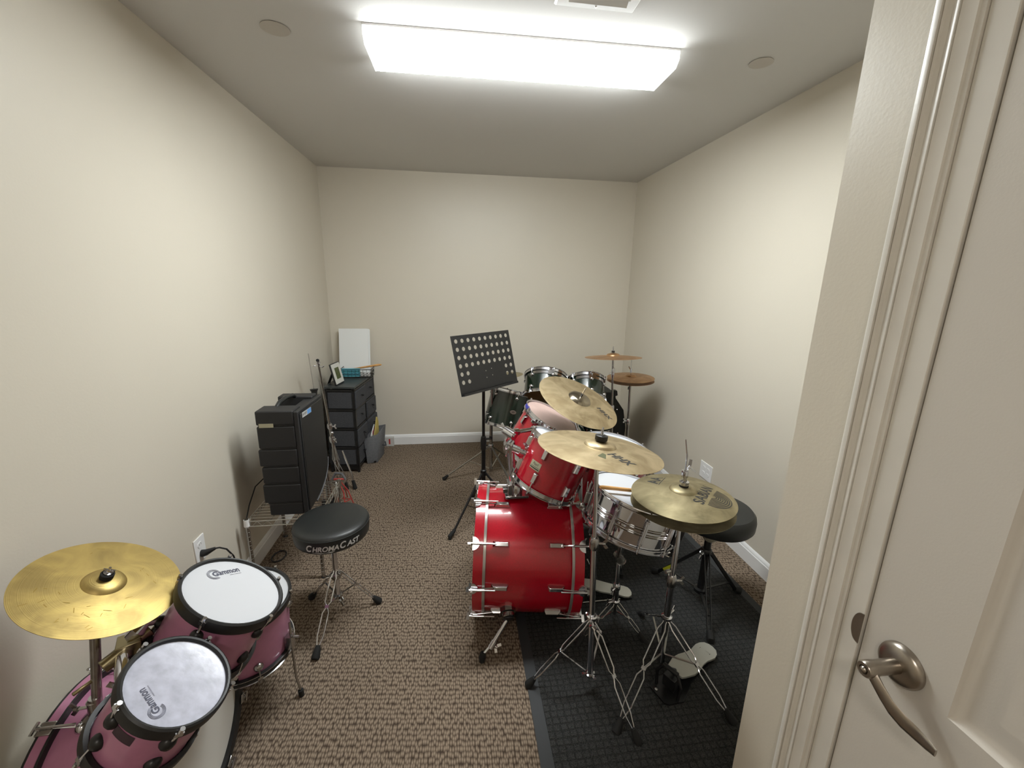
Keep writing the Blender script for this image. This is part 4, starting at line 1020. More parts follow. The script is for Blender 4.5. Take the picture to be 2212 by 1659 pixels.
mb = MB(); j = V((-.838, 1.003, .618)); mb.box(j, (.05, .05, .045), Matrix.Rotation(.5, 4, 'Z')); mb.cyl(j + V((-.03, -.05, -.01)), j + V((.03, .03, .02)), .017, 16); mb.cyl(j + V((-.045, -.065, -.03)), j + V((-.07, -.09, -.04)), .005, 8); mb.build('clamp_block', m_mounth, mm_, bevel=.006)
mb = MB(); e1 = V((-.742, 1.065, .655))
mb.tube([j + V((.0, .01, .02)), V((-.820, 1.015, .655)), V((-.809, 1.03, .664)), V((-.790, 1.05, .652)), V((-.745, 1.068, .628))], [.017, .019, .0115, .0115, .0115], 14); mb.cyl(V((-.785, 1.052, .650)), V((-.742, 1.07, .627)), .0155, 16); wing_nut(mb, V((-.792, 1.05, .668)), V((-.2, -.2, 1)), V((1, .3, 0)), 1.2); mb.build('tom_arm', m_chrome, mm_)
mb = MB(); e2 = V((-.720, .835, .60)); mb.tube([j + V((.0, -.02, -.005)), V((-.81, .94, .615)), V((-.78, .885, .610)), e2], [.018, .019, .011, .011], 14); mb.cyl(e2 - V((.02, -.01, 0)), e2 + V((.008, 0, 0)), .016, 14); wing_nut(mb, V((-.775, .88, .620)), V((0, 0, 1)), V((1, .3, 0)), 1.2); mb.build('tom_arm', m_chrome, mm_)
mb = MB(); mb.tube([bp0 + V((0, 0, .02)), V((-.888, .998, .775))], .0108, 16); mb.tube([bp0 + V((0, 0, .02)), bp0 + V((.004, 0, .07))], .0135, 14)
rodt = mb.build('cymbal_rod', m_chromed, t)
# cymbal
CPn = V((.45, .03, .88)).normalized(); CPc = V((-.866, 1.003, .803))
o, frp, fn, hh = cymbal('yellow brass cymbal with a bell above the pink drums by the left wall', 'cymbal', CPc, CPn, .158, m_gold, bell=.044, bh=.013, bow=.009, ex=1.1)
mb = MB()
for k in range(26):
    a = random.uniform(-2.6, -.2) if k < 18 else random.uniform(0, 2 * PI); q = random.uniform(.07, .135); L_ = random.uniform(.003, .008); a2 = random.uniform(0, PI)
    c0 = frp @ V((q * math.cos(a), q * math.sin(a), 0)); dx = (frp.to_3x3() @ V((math.cos(a2), math.sin(a2), 0))) * L_; dy = (frp.to_3x3() @ V((-math.sin(a2), math.cos(a2), 0))) * .0006
    mb.add([fn(c0 - dx - dy, .0004), fn(c0 + dx - dy, .0004), fn(c0 + dx + dy, .0004), fn(c0 - dx + dy, .0004)], [(0, 1, 2, 3)])
mb.build('scratch_marks', mat('stain_flecks', (150, 124, 52), .5, .6), o)
mb = MB(); mb.lathe([(.004, .021), (.0125, .021), (.014, .024), (.014, .034), (.0115, .036), (.004, .036)], frp, 20); mb.build('felt_washer', m_rubber, rodt)
mb = MB(); mb.lathe([(.003, .036), (.0095, .036), (.0095, .0385), (.0045, .0395), (.0045, .046), (.0001, .046)], frp, 18); mb.tube([frp @ V((0, 0, -.05)), frp @ V((0, 0, .052))], .0028, 8); z = frp.to_3x3() @ V((0, 0, 1)); mb.beam(frp @ V((-.012, 0, .041)), frp @ V((.012, .004, .043)), .003, .006, z); mb.build('cymbal_nut', m_chrome, rodt)

def gammon(o, c, n, r, g0, end, ring):
    """logo with rings round its first letter; g0 -> end is the baseline"""
    n = V(n).normalized(); g0 = V(g0); end = V(end); d = end - g0; d = (d - n * d.dot(n)); L = d.length; d.normalize(); u = n.cross(d); hd = .0068
    c = V(c)
    def fz(x, y): 
        p = g0 + d * x + u * y; return p - n * (p - c).dot(n) - n * hd
    mb = MB(); put(mb, fit_text('G', L * .20, L * .22, offset=.03), fz)
    tv, tf = fit_text('ammon', L * .76, L * .17, offset=.02); put(mb, ([(x + L * .22, y + L * .01) for x, y in tv], tf), fz)
    tv, tf = fit_text('PERCUSSION', L * .42, L * .035); put(mb, ([(x + L * .56, y - L * .10) for x, y in tv], tf), fz)
    for r0, r1 in ((L * .235, L * .25), (L * .200, L * .214), (L * .165, L * .178)): put(mb, arcpoly(L * .06, L * .09, r0, r1, math.radians(28), math.radians(300)), fz)
    mb.build('logo_print', m_inkb, o)
BTn = V((.505, .11, .856)).normalized(); BTc = V((-.618, 1.082, .704))
t2, sh, th, bh, fr, b = drum('rack_tom', 'larger pink rack tom with a white lettered head, nearer the wall outlet', 'drum', BTc, BTn, .1285, .19, m_pink, hoop='thick', nl=5, lug='round', sr=.119, rmat=m_chrome, hup=.027, hoopm=m_black, ang=math.radians(-20), bhead=m_hazy, lmat=m_blackm, frac=.055)
gammon(th, BTc, BTn, .12, (-.679, 1.108, .73), (-.639, 1.166, .701), None)
mb = MB(); mb.box((-.728, 1.068, .648), (.03, .05, .05), frame((0, 0, 0), BTn)); mb.build('mounting_bracket', m_chromed, t2, bevel=.005)
FTn = V((.591, .021, .806)).normalized(); FTc = V((-.607, .82, .690))
t2, sh, th, bh, fr, b = drum('rack_tom', 'smaller pink rack tom with a patchy white lettered head, nearest the camera', 'drum', FTc, FTn, .103, .16, m_pink, hoop='thick', nl=5, lug='round', sr=.094, rmat=m_chrome, hup=.025, hoopm=m_black, ang=math.radians(-55), lmat=m_blackm, frac=.05,
    head=mat('patchy_film_head', (188, 190, 206), .22, noise=(40, .16), bump=(60, .3, .001)))
gammon(th, FTc, FTn, .1, (-.600, .757, .69), (-.650, .787, .713), None)
bd, mb = emblem('badge', sh, FTc, FTn, .094, (-.660, .727, .662), .045, .022, mat('dark_badge', (52, 30, 44), .4))
mb = MB(); mb.box((-.708, .828, .60), (.03, .045, .05), frame((0, 0, 0), FTn)); mb.build('mounting_bracket', m_chromed, t2, bevel=.005)
# floor tom of the pink kit
PFc, PFn = V((-.763, 1.368, .445)), V((.08, -.07, .99)).normalized()
t2, sh, th, bh, fr, b = drum('floor_tom', 'pink floor tom with a white head behind the pink rack toms on the carpet', 'drum', PFc, PFn, .153, .235, m_pink, hoop='thick', nl=6, lug='round', sr=.145, hup=.024, hoopm=m_black, ang=.15, base=(-.77, 1.375, 0), lmat=m_chromed, frac=.05)
mb = hoop_mb(b - PFn * .0006, -PFn, .1558, .022, 'chrome'); mb.build('bottom_rim', m_chrome, t2)
for k in range(3):
    a = 1.98 + k * 2 * PI / 3; out = V((math.cos(a), math.sin(a), 0)); p = V((-.775, 1.38, 0)) + out * .163
    mb = MB(); mb.tube([p + V((0, 0, .33)), p + V((0, 0, .09)), p + out * .012 + V((0, 0, .012))], .0045, 8); mb.box(p + V((0, 0, .25)) - out * .006, (.024, .026, .05), Matrix.Rotation(a, 4, 'Z')); mb.tube([p + V((0, 0, .27)) + out * .008, p + V((0, 0, .27)) + out * .03], .005, 8)
    lg = mb.build('leg', m_chromed, t2); mb = MB(); mb.cyl(p + out * .010 + V((0, 0, .026)), p + out * .012, .01, 10); mb.build('rubber_foot', m_rubber, lg)

# ================================================================== wire rack and speaker
t = thing('wire_rack', 'low chrome wire shelf rack by the left wall under the black speaker', 'rack', (-.89, 2.24, 0))
rx0, rx1, ry0, ry1, rz = -1.055, -.715, 2.035, 2.44, .352
for x in (rx0, rx1):
    for y in (ry0, ry1):
        mb = MB(); mb.tube([(x, y, .012), (x, y, .365)], .0095, 14)
        for k in range(12): mb.lathe([(.0095, -.001), (.0103, 0), (.0095, .001)], Matrix.Translation((x, y, .04 + k * .0254)), 14)
        po = mb.build('post', m_chromed, t)
        mb = MB(); mb.lathe([(.0105, 0), (.013, .002), (.011, .008), (.006, .012)], Matrix.Translation((x, y, 0)), 14); mb.build('levelling_foot', m_black, po)
        mb = MB(); mb.lathe([(.0105, -.022), (.0145, -.022), (.0125, .014), (.0105, .014)], Matrix.Translation((x, y, rz - .003)), 14); mb.build('shelf_sleeve', m_white if (x, y) == (rx0, ry0) else m_steel, po)
def truss(a, b_, n_):
    mb = MB(); a = V(a); b_ = V(b_); dz = V((0, 0, .028)); mb.tube([a, b_], .0028, 6); mb.tube([a - dz, b_ - dz], .0028, 6)
    pts = []
    for i in range(2 * n_ + 1): pts.append(a + (b_ - a) * (i / (2 * n_)) - (dz * .93 if i % 2 else dz * .07))
    mb.tube(pts, .0018, 5); return mb
shf = None
for a, b_, n_ in (((rx0, ry0, rz), (rx1, ry0, rz), 7), ((rx0, ry1, rz), (rx1, ry1, rz), 7), ((rx0, ry0, rz), (rx0, ry1, rz), 9), ((rx1, ry0, rz), (rx1, ry1, rz), 9)):
    o = truss(a, b_, n_).build('shelf_rail', m_steel, t)
mb = MB()
for k in range(1, 14):
    y = ry0 + (ry1 - ry0) * k / 14; mb.tube([(rx0, y, rz + .001), (rx1, y, rz + .001)], .0016, 5)
for x in (rx0 + .11, rx0 + .23): mb.tube([(x, ry0, rz - .003), (x, ry1, rz - .003)], .0024, 5)
mb.build('shelf_wires', m_steel, t)
# speaker: ribbed body with a recessed grip at the top, curved-bottom grille on the right
t = thing('portable_speaker', 'black ribbed portable speaker case with a carry handle on the wire rack', 'speaker', (-.865, 2.22, .357))
z0, z1 = .357, .918
def prof(xl, xr):  # plan outline not needed; side wall built of stacked ribs
    pass
bx0, bx1, by0, by1 = -.965, -.790, 2.062, 2.425
mb = MB()
zz = [z0, z0 + .072, z0 + .178, z0 + .272, z0 + .366, z0 + .486, z1]
for i in range(6):
    a, b_ = zz[i], zz[i + 1]; ins = .006 if i in (0,) else 0.0; xi = -.012 if i == 0 else 0
    if i < 5: mb.mbox((bx0 + ins * 2 - (.006 if i % 2 else 0), by0 + ins * .5, a + .003), (bx1, by1, b_ - .003))
for i in range(1, 6): mb.mbox((bx0 + .006, by0 + .005, zz[i] - .008), (bx1, by1 - .005, zz[i] + .008))
# top storey split by the grip recess
mb.mbox((bx0, by0, zz[5] + .003), (bx1, by0 + .105, z1)); mb.mbox((bx0 - .006, by1 - .075, zz[5] + .003), (bx1, by1, z1 - .004)); mb.mbox((bx1 - .05, by0 + .10, zz[5] + .003), (bx1, by1 - .07, z1 - .02))
body = mb.build('body', m_case_b, t, bevel=.007, seg=3)
mb = MB(); mb.tube([(-.90, by0 + .085, z1 - .012), (-.895, by0 + .12, z1 + .010), (-.890, by0 + .19, z1 + .016), (-.885, by1 - .09, z1 + .008), (-.882, by1 - .055, z1 - .014)], .011, 10); mb.build('handle', m_vinyl, t)
# front baffle (facing right): outline with a curved lower corner
def baf(x, d=0): 
    pts = [(by0 + .002 + d, z0 + .004 + d), (by0 + .002 + d, z1 - .006 - d), (by1 + .012 - d, z1 - .016 - d), (by1 + .012 - d, z0 + .16)]
    for k in range(1, 9):
        a = k / 9 * PI / 2; pts.append((by0 + .08 + (by1 - .068 - by0 - d) * math.cos(a), z0 + .16 - (.155 - d) * math.sin(a)))
    return pts
MYZ = Matrix(((0, 0, 1, 0), (1, 0, 0, 0), (0, 1, 0, 0), (0, 0, 0, 1)))
mb = MB(); mb.prism(baf(0), MYZ, bx1, bx1 + .022); mb.build('front_baffle', m_case_b, t, bevel=.004)
mb = MB(); mb.prism(baf(0, .014), MYZ, bx1 + .0215, bx1 + .030); gr = mb.build('grille', m_grille, t, bevel=.005)
mb = MB(); mb.tube([(bx1 + .026, y, z) for y, z in baf(0)[3:]], .004, 8); mb.build('edge_trim', m_fabric2, t)
mb = MB(); mb.mbox((bx0 + .014, by0 - .0008, .836), (bx0 + .080, by0 - .0002, .856)); mb.build('label_sticker', m_beige, body)
mb = MB(); xs = bx1 + .0305; mb.add([(xs, 2.095, .872), (xs, 2.225, .862), (xs, 2.225, .890), (xs, 2.095, .898)], [(0, 1, 2, 3)]); bl = mb.build('name_plate', m_silverp, gr)
mb = MB(); mb.add([(xs + .0005, 2.165, .868), (xs + .0005, 2.222, .864), (xs + .0005, 2.222, .888), (xs + .0005, 2.165, .892)], [(0, 1, 2, 3)]); mb.build('sticker', m_blue, bl)
mb = MB(); 
for y0, y1, za, zb in ((2.100, 2.112, .876, .893), (2.116, 2.128, .876, .893), (2.132, 2.144, .875, .892), (2.149, 2.158, .875, .891)):
    mb.add([(xs + .0006, y0, za), (xs + .0006, y0 + .005, za), (xs + .0006, y0 + .008, zb), (xs + .0006, y0 + .003, zb)], [(0, 1, 2, 3)]); mb.add([(xs + .0006, y0 + .002, (za + zb) / 2 - .001), (xs + .0006, y1, (za + zb) / 2 - .001), (xs + .0006, y1, (za + zb) / 2 + .002), (xs + .0006, y0 + .002, (za + zb) / 2 + .002)], [(0, 1, 2, 3)])
mb.build('plate_print', m_ink, bl)
mb = MB(); pts = [(-.968, 2.30, .52), (-1.03, 2.26, .50), (-1.072, 2.20, .46), (-1.080, 2.13, .39), (-1.074, 2.075, .345), (-1.072, 2.055, .28), (-1.060, 2.06, .20), (-1.068, 2.05, .12), (-1.078, 2.03, .05), (-1.078, 2.02, .006), (-1.075, 2.05, .004)]
mb.tube(pts, .0032, 8); tag(mb.build('audio_cable', m_black, matrix=Matrix.Translation((-1.07, 2.06, .3))), 'thin black cable hanging from the speaker case down behind the wire rack', 'cable')
mb = MB(); c0 = V((-1.015, 2.235, .005)); mb.tube([c0 + V((.034 * math.cos(a) * (1 + .05 * k_), .050 * math.sin(a), .001 + .0015 * k_)) for k_ in (0, 1) for a in [2 * PI * i / 20 for i in range(20)]], .0035, 6)
tag(mb.build('coiled_cable', m_black, matrix=Matrix.Translation(c0)), 'small coil of black cable lying on the carpet below the wire rack', 'cable')

# ================================================================== dresser and what stands on it
DY = math.radians(-6.2)   # the front's lean from the room's depth axis
DO = V((-.800, 3.318, 0)); dd = V((math.sin(-DY) * 1, math.cos(DY), 0)).normalized(); dl = V((-dd.y, dd.x, 0))   # along the front; towards the wall
DW, DD, DH = .515, .235, .725
def Q(a, s, z): return DO + dd * a + dl * s + V((0, 0, z))
DM = Matrix((dd, dl, V((0, 0, 1)))).transposed().to_4x4(); DM.translation = DO
t = thing('dresser', 'dark grey fabric dresser with a wooden top by the left wall at the back corner', 'dresser', DO + dd * .25 + dl * .12)
def dbox(lo, hi, mb=None):
    mb = mb or MB(); lo = V(lo); hi = V(hi); mb.box(DM @ ((lo + hi) / 2), hi - lo, DM); return mb
dbox((-.006, -.006, DH - .016), (DW + .006, DD + .006, DH)).build('top_board', m_desktop, t, bevel=.002)
mb = MB()
for a in (.0, DW - .02):
    for s in (.0, DD - .02): dbox((a, s, .012), (a + .02, s + .02, DH - .016), mb)
lv_ = [.045, .205, .365, .525, .685]
for z in lv_:
    for s in (.0, DD - .016): dbox((0, s, z), (DW, s + .016, z + .016), mb)
    for a in (.0, DW - .02): dbox((a, 0, z), (a + .02, DD, z + .016), mb)
dbox((DW / 2 - .008, 0, .05), (DW / 2 + .008, .014, DH - .02), mb); dbox((.002, .004, .02), (.016, DD - .004, .06), mb)
mb.build('frame', m_blackm, t)
for a in (.01, DW - .01):
    for s in (.01, DD - .01): mb = MB(); mb.cyl(Q(a, s, 0), Q(a, s, .014), .012, 12); mb.build('foot', m_black, t)
for i in range(4):
    for j in range(2):
        a0_ = .006 if j == 0 else DW / 2 + .009; a1_ = DW / 2 - .009 if j == 0 else DW - .004; zl = lv_[i] + .018; zh = lv_[i + 1] - .004; ex = .010 if (i + j) % 2 else -.002
        if j == 1 and i == 1: ex = .015
        mb = dbox((a0_, -ex, zl), (a1_, DD - .02, zh)); dr_ = mb.build('drawer', m_fabric, t, bevel=.004)
        mb = MB(); c = Q((a0_ + a1_) / 2, -ex - .001, (zl + zh) / 2 + .015); mb.cyl(c, c - dl * .012, .004, 8); mb.ball(c - dl * .016, .009, 10); mb.build('knob', m_black, dr_)
# photo frame
t = thing('picture_frame', 'small white picture frame with a green landscape photo on the dresser', 'picture frame', (-.96, 3.46, DH))
fc = V((-.945, 3.43, DH + .088)); fu = V((-.20, .12, .97)).normalized(); fx = V((.45, .89, 0)).normalized(); fx = V((.16, .985, 0)).normalized(); fnr = fx.cross(fu).normalized(); fu = fnr.cross(fx) 
if fnr.y > 0: fnr = -fnr
FM = Matrix((fx, fu, fnr)).transposed().to_4x4(); FM.translation = fc
def fb(w, h, a, b_, m, nm, par=None, off=(0, 0), **k):
    mb = MB(); mb.box(FM @ V((off[0], off[1], (a + b_) / 2)), (w, h, abs(b_ - a)), FM); return mb.build(nm, m, par or t, **k)
fb(.150, .172, -.012, .0, m_black, 'frame_back', bevel=.004); wf = fb(.140, .160, .0002, .004, mat('frame_white', (206, 206, 200), .4), 'frame_front', bevel=.001); fb(.072, .090, .0043, .005, m_pic, 'photo', wf, (0, .002))
mb = MB(); mb.beam(fc - fnr * .012 + fu * .04, V((fc.x, fc.y, DH + .004)) - V((fnr.x, fnr.y, 0)).normalized() * .075, .05, .003, fu); mb.build('easel_leg', m_black, t)
# basket
t = thing('wire_basket', 'dark wire basket with a curled rim standing on the back of the dresser', 'basket', (-.86, 3.70, DH))
bm0, bm1 = (-.975, 3.645), (-.735, 3.80)
def rect(z, g): return [V((bm0[0] - g, bm0[1] - g, z)), V((bm1[0] + g, bm0[1] - g, z)), V((bm1[0] + g, bm1[1] + g, z)), V((bm0[0] - g, bm1[1] + g, z))]
mb = MB()
for z, g, r in ((DH + .006, 0, .003), (DH + .035, .004, .0016), (DH + .072, .010, .0035)): mb.tube(rect(z, g), r, 6, closed=True)
mb.build('rim', m_blackm, t)
mb = MB()
def wall_w(p, q, n_):
    for i in range(n_ + 1):
        a = p + (q - p) * i / n_; out = V((0, 0, 0)); mb.tube([a + V((0, 0, .006)), a + V((0, 0, .07))], .0014, 5)
        if i < n_:
            c = p + (q - p) * (i + .5) / n_ ; u = (q - p).normalized()
            mb.tube([c + V((0, 0, .037)) + u * .010 * math.cos(s) + V((0, 0, .010 * math.sin(s))) for s in [2 * PI * k / 10 for k in range(10)]], .0012, 4, closed=True)
R0 = rect(DH, .004)
for k in range(4): wall_w(R0[k], R0[(k + 1) % 4], 8 if k % 2 == 0 else 5)
mb.build('wire_sides', m_blackm, t)
mb = MB(); mb.mbox((bm0[0], bm0[1], DH + .0005), (bm1[0], bm1[1], DH + .003)); mb.build('bottom', m_blackm, t)
def sheet(name, label, cat, lo, hi, m, rot=0, piv=None):
    mb = MB(); lo = V(lo); hi = V(hi); c = (lo + hi) / 2; mb.box(c, hi - lo, Matrix.Rotation(rot, 4, 'X')); return tag(mb.build(name, m, matrix=Matrix.Translation(c), bevel=.0008), label, cat)
mb = MB(); p = [(-.048, 0), (.0, 0)]
for (nm, lab, x0, x1, yb, z0_, z1_, mm) in (('paper_pad', 'large blank white paper pad propped in the wire basket against the back wall', -1.020, -.772, 3.785, DH + .012, DH + .405, m_paper),
                                          ('paper_pad', 'second white pad just behind the front pad, its edge showing at the right', -1.012, -.760, 3.80, DH + .012, DH + .402, m_paper)):
    mb = MB(); nn = V((0, -.96, .28)); hgt = z1_ - z0_; r_ = .012
    pts = [(x0, 0), (x1, 0), (x1, hgt - r_), (x1 - r_ * .3, hgt - r_ * .3), (x1 - r_, hgt), (x0, hgt)]
    lean = Matrix(((1, 0, 0, 0), (0, .20, -.98, yb), (0, .98, .20, z0_), (0, 0, 0, 1))); mb.prism(pts, lean, 0, .007)
    tag(mb.build(nm, mm, matrix=Matrix.Translation(((x0 + x1) / 2, yb, z0_))), lab, 'paper pad')
mb = MB(); mb.mbox((-.972, 3.655, DH + .008), (-.822, 3.672, DH + .078)); tag(mb.build('notebook', m_teal, matrix=Matrix.Translation((-.89, 3.68, DH))), 'teal notebook standing in the wire basket in front of the white pad', 'notebook')
for i, (x, lab) in enumerate(((-.808, 'leftmost white ball in the wire basket'), (-.778, 'middle white ball in the wire basket'), (-.750, 'rightmost white ball in the wire basket'))):
    mb = MB(); mb.ball((x, 3.668, DH + .022), .0165, 16); tag(mb.build('ball', m_white, matrix=Matrix.Translation((x, 3.668, DH))), lab + ' beside the teal notebook', 'ball', 'white balls in the wire basket')
stick((-.63, 3.60, DH + .122), (-.93, 3.76, DH + .050), 'wooden drumstick poking out over the right edge of the wire basket, front one', 'drumsticks in the basket')
stick((-.652, 3.64, DH + .116), (-.95, 3.77, DH + .045), 'second wooden drumstick in the wire basket, behind the front one', 'drumsticks in the basket')
# fabric bin with papers
t = thing('fabric_bin', 'grey fabric storage bin on the carpet against the right side of the dresser', 'bin', (-.72, 3.60, 0))
Bb = [V((-.770, 3.475, .004)), V((-.690, 3.50, .004)), V((-.665, 3.68, .004)), V((-.725, 3.69, .004))]; Bt = [V((-.785, 3.455, .235)), V((-.675, 3.49, .262)), V((-.640, 3.70, .280)), V((-.735, 3.71, .26))]
mb = MB(); mb.add(Bb + Bt, [(0, 1, 2, 3)] + [(i, (i + 1) % 4, 4 + (i + 1) % 4, 4 + i) for i in range(4)]); o = mb.build('fabric_body', m_fabric2, t); s_ = o.modifiers.new('s', 'SOLIDIFY'); s_.thickness = .006
mb = MB(); mb.tube([V((-.655, 3.58, .13)), V((-.632, 3.62, .11)), V((-.645, 3.66, .13))], .006, 8); mb.build('handle', m_fabric, t)
mb = MB(); mb.mbox((-.755, 3.49, .006), (-.70, 3.67, .02)); mb.build('base_board', m_black, t)
mb = MB(); lean = Matrix(((.10, 0, .995, -.712), (.995, 0, -.10, 3.54), (0, 1, 0, .02), (0, 0, 0, 1)))
mb.prism([(0, 0), (.12, 0), (.125, .30), (.105, .345), (.08, .36), (.04, .29), (0, .235)], lean, 0, .006); tag(mb.build('folder', m_yellow, matrix=Matrix.Translation((-.69, 3.62, .02))), 'manila yellow folder sticking out of the grey fabric bin', 'folder')
mb = MB(); lean = Matrix(((.10, 0, .995, -.738), (.995, 0, -.10, 3.52), (0, 1, 0, .02), (0, 0, 0, 1)))
mb.prism([(0, 0), (.13, 0), (.13, .28), (.10, .29), (0, .225)], lean, 0, .006); o = mb.build('booklet', m_paper, matrix=Matrix.Translation((-.72, 3.58, .02))); tag(o, 'white booklet with pink stripes in the grey fabric bin', 'booklet')
mb = MB()
for a, b_ in ((.04, .07), (.085, .12)): mb.prism([(a, .20 + a * .3), (b_, .20 + b_ * .3), (b_, .235 + b_ * .3), (a, .235 + a * .3)], lean, -.001, .007)
mb.build('pink_stripe', m_pinkp, o)
t = thing('cardboard_box', 'low white printed box lying along the back wall beside the fabric bin', 'box', (-.64, 3.89, 0))
mb = MB(); mb.mbox((-.752, 3.868, .001), (-.603, 3.901, .088)); bx_ = mb.build('carton', mat('printed_carton', (196, 194, 190), .6), t, bevel=.001)
mb = MB(); mb.mbox((-.648, 3.8665, .022), (-.634, 3.8678, .074)); mb.build('red_mark', m_redp, bx_)
mb = MB(); mb.mbox((-.702, 3.8665, .003), (-.690, 3.8678, .036)); mb.build('brown_mark', m_brown, bx_)

# ---- folded stands between the rack and the dresser
t = thing('folded_stand', 'folded chrome stand with a tee top leaning beside the dresser', 'folded stand', (-.905, 3.12, 0))
a = V((-.900, 3.10, .03)); b_ = V((-.933, 2.95, 1.00))
def ab(k): return a + (b_ - a) * k
mb = MB(); mb.tube([ab(.12), ab(.5)], .0115, 12); mb.tube([ab(.48), ab(.97)], .0078, 12); mb.build('pole', m_chromed, t)
mb = MB(); mb.tube([ab(.97), ab(1.0)], .0105, 12); mb.tube([ab(.965) + V((-.035, 0, .0)), ab(.965), ab(.965) + V((.022, 0, -.01)), ab(.965) + V((.034, 0, .0))], .005, 8); mb.tube([ab(.975) + V((-.01, 0, .01)), ab(.975) + V((.018, -.01, .012))], .006, 8); mb.build('tee_top', m_chrome, t)
mb = MB(); mb.ball(ab(1.005), .0115, 10); mb.build('rubber_cap', m_rubber, t)
mb = MB(); collar(mb, ab(.49), b_ - a, .018, .04, (.9, -.2, 0)); collar(mb, ab(.38), b_ - a, .02, .05, (.7, -.6, 0)); mb.ball(ab(.44) + V((.012, -.02, 0)), .014, 10); mb.build('height_collar', m_chrome, t)
for i, f in enumerate(((-.835, 3.02, 0), (-.885, 3.03, 0), (-.905, 3.09, 0))):
    f = V(f); mb = MB(); sd = V((1, 0, 0))
    for s in (-1, 1): mb.tube([ab(.34) + sd * s * .006, ab(.22) + V((.01 * i, -.03, 0)) + sd * s * .014, f + V((0, 0, .09)) + sd * s * .012, f + V((0, 0, .05))], .003, 6)
    lg = mb.build('leg', m_chromed, t); mb = MB(); mb.tube([f + V((0, 0, .06)), f + V((.004, 0, .004))], [.010, .015], 10); mb.build('rubber_foot', m_rubber, lg)
mb = MB(); mb.tube([(-.855, 3.06, .30), (-.80, 3.04, .14), (-.782, 3.03, .06)], [.007, .007, .007], 8); lg = mb.build('leg', m_chrome, t); mb = MB(); mb.tube([(-.786, 3.03, .07), (-.772, 3.025, .005)], [.011, .016], 10); mb.build('rubber_foot', m_rubber, lg)
t = thing('folded_hi_hat_stand', 'folded hi-hat stand with a black cup leaning on the left wall behind the speaker', 'folded stand', (-.97, 2.85, 0))
a = V((-.90, 2.80, .03)); b_ = V((-.958, 2.90, .80)); c_ = V((-.975, 2.905, 1.06))
mb = MB(); mb.tube([a, b_], .011, 12); mb.build('tube', m_chromed, t)
mb = MB(); mb.tube([b_, c_], .003, 8); mb.build('pull_rod', m_chrome, t)
mb = MB(); mb.lathe([(.004, 0), (.020, .002), (.026, .012), (.026, .018), (.004, .018)], frame(b_, b_ - a), 20); mb.lathe([(.012, -.09), (.016, -.085), (.016, -.02), (.02, 0)], frame(b_, b_ - a), 16); mb.build('cymbal_cup', m_black, t)
for dx, dy in ((-.03, -.02), (.03, -.03), (.02, .03)):
    mb = MB(); mb.tube([a + (b_ - a) * .5, a + V((dx, dy, .01))], .004, 6); lg = mb.build('leg', m_chromed, t); mb = MB(); mb.tube([a + V((dx * .9, dy * .9, .02)), a + V((dx, dy, -.028))], .013, 8); mb.build('rubber_foot', m_rubber, lg)
# red-coated folded stand by the rack
t = thing('folded_wire_stand', 'small folded stand of red coated and bare metal rods beside the rack', 'folded stand', (-.80, 2.78, 0))
top = V((-.815, 2.78, .20))
for i, (f, m_) in enumerate((((-.85, 2.66, 0), m_steel), ((-.83, 2.67, 0), m_steel), ((-.775, 2.74, 0), m_redcoat), ((-.735, 2.80, 0), m_redcoat), ((-.80, 2.90, 0), m_redcoat), ((-.86, 2.83, 0), m_redcoat))):
    mb = MB(); f = V(f); mb.tube([top + V((.006 * (i - 3), 0, 0)), (top + f) / 2 + V((.014, -.01, .02)), f + V((0, 0, .006))], .0045, 8); mb.build('rod', m_, t)
mb = MB(); mb.tube([(-.745, 2.79, .045), (-.80, 2.71, .05), (-.84, 2.80, .05)], .004, 6, closed=True); mb.tube([top + V((-.03, 0, .005)), top + V((.0, -.012, .01)), top + V((.035, 0, .003))], .007, 8); mb.build('cross_rod', m_redcoat, t)
mb = MB(); mb.tube([top + V((-.045, 0, .0)), top + V((-.02, .01, .045)), top + V((.02, .01, .04)), top + V((.045, 0, .0))], .009, 10); mb.build('grey_strap', m_fabric2, t)

# ================================================================== green kit at the back
GBc = V((.765, 2.93, .285)); GBn = V((.03, -1, .0)).normalized()
t, sh, th, bh, fr, b = drum('bass_drum', 'dark green bass drum at the back wall facing the camera, behind the red toms', 'drum', GBc, GBn, .262, .42, m_green, hoop='wood', head=mat('black_front_head', (26, 30, 26), .3), nl=8, lug='round', sr=.249, hup=.042, hoopm=m_green, base=(.81, 3.14, 0), frac=.10, bhead=m_headgrey)
mb = MB(); mb.lathe([(.2622, 0), (.2632, .001), (.2632, .012), (.2622, .013)], frame(GBc - GBn * .028, GBn), 64); mb.build('hoop_inlay', mat('silver_inlay_back', (178, 176, 172), .3, .7), t)
for s in (-1, 1):
    p = V((.77 + s * .235, 3.0, .17)); f = V((.77 + s * .33, 2.93, 0)); mb = MB(); mb.tube([p, f + V((0, 0, .01))], .007, 8); lg = mb.build('spur_leg', m_chrome, t); mb = MB(); mb.cyl(f + V((0, 0, .03)), f, .012, 10); mb.build('rubber_foot', m_rubber, lg)
mb = MB(); mb.tube([(.82, 3.10, .54), (.82, 3.10, .80)], .013, 12); mb.tube([(.755, 3.08, .77), (.885, 3.05, .77)], .011, 12); mb.box((.82, 3.10, .552), (.08, .08, .02)); mb.build('tom_mount', m_chrome, t)
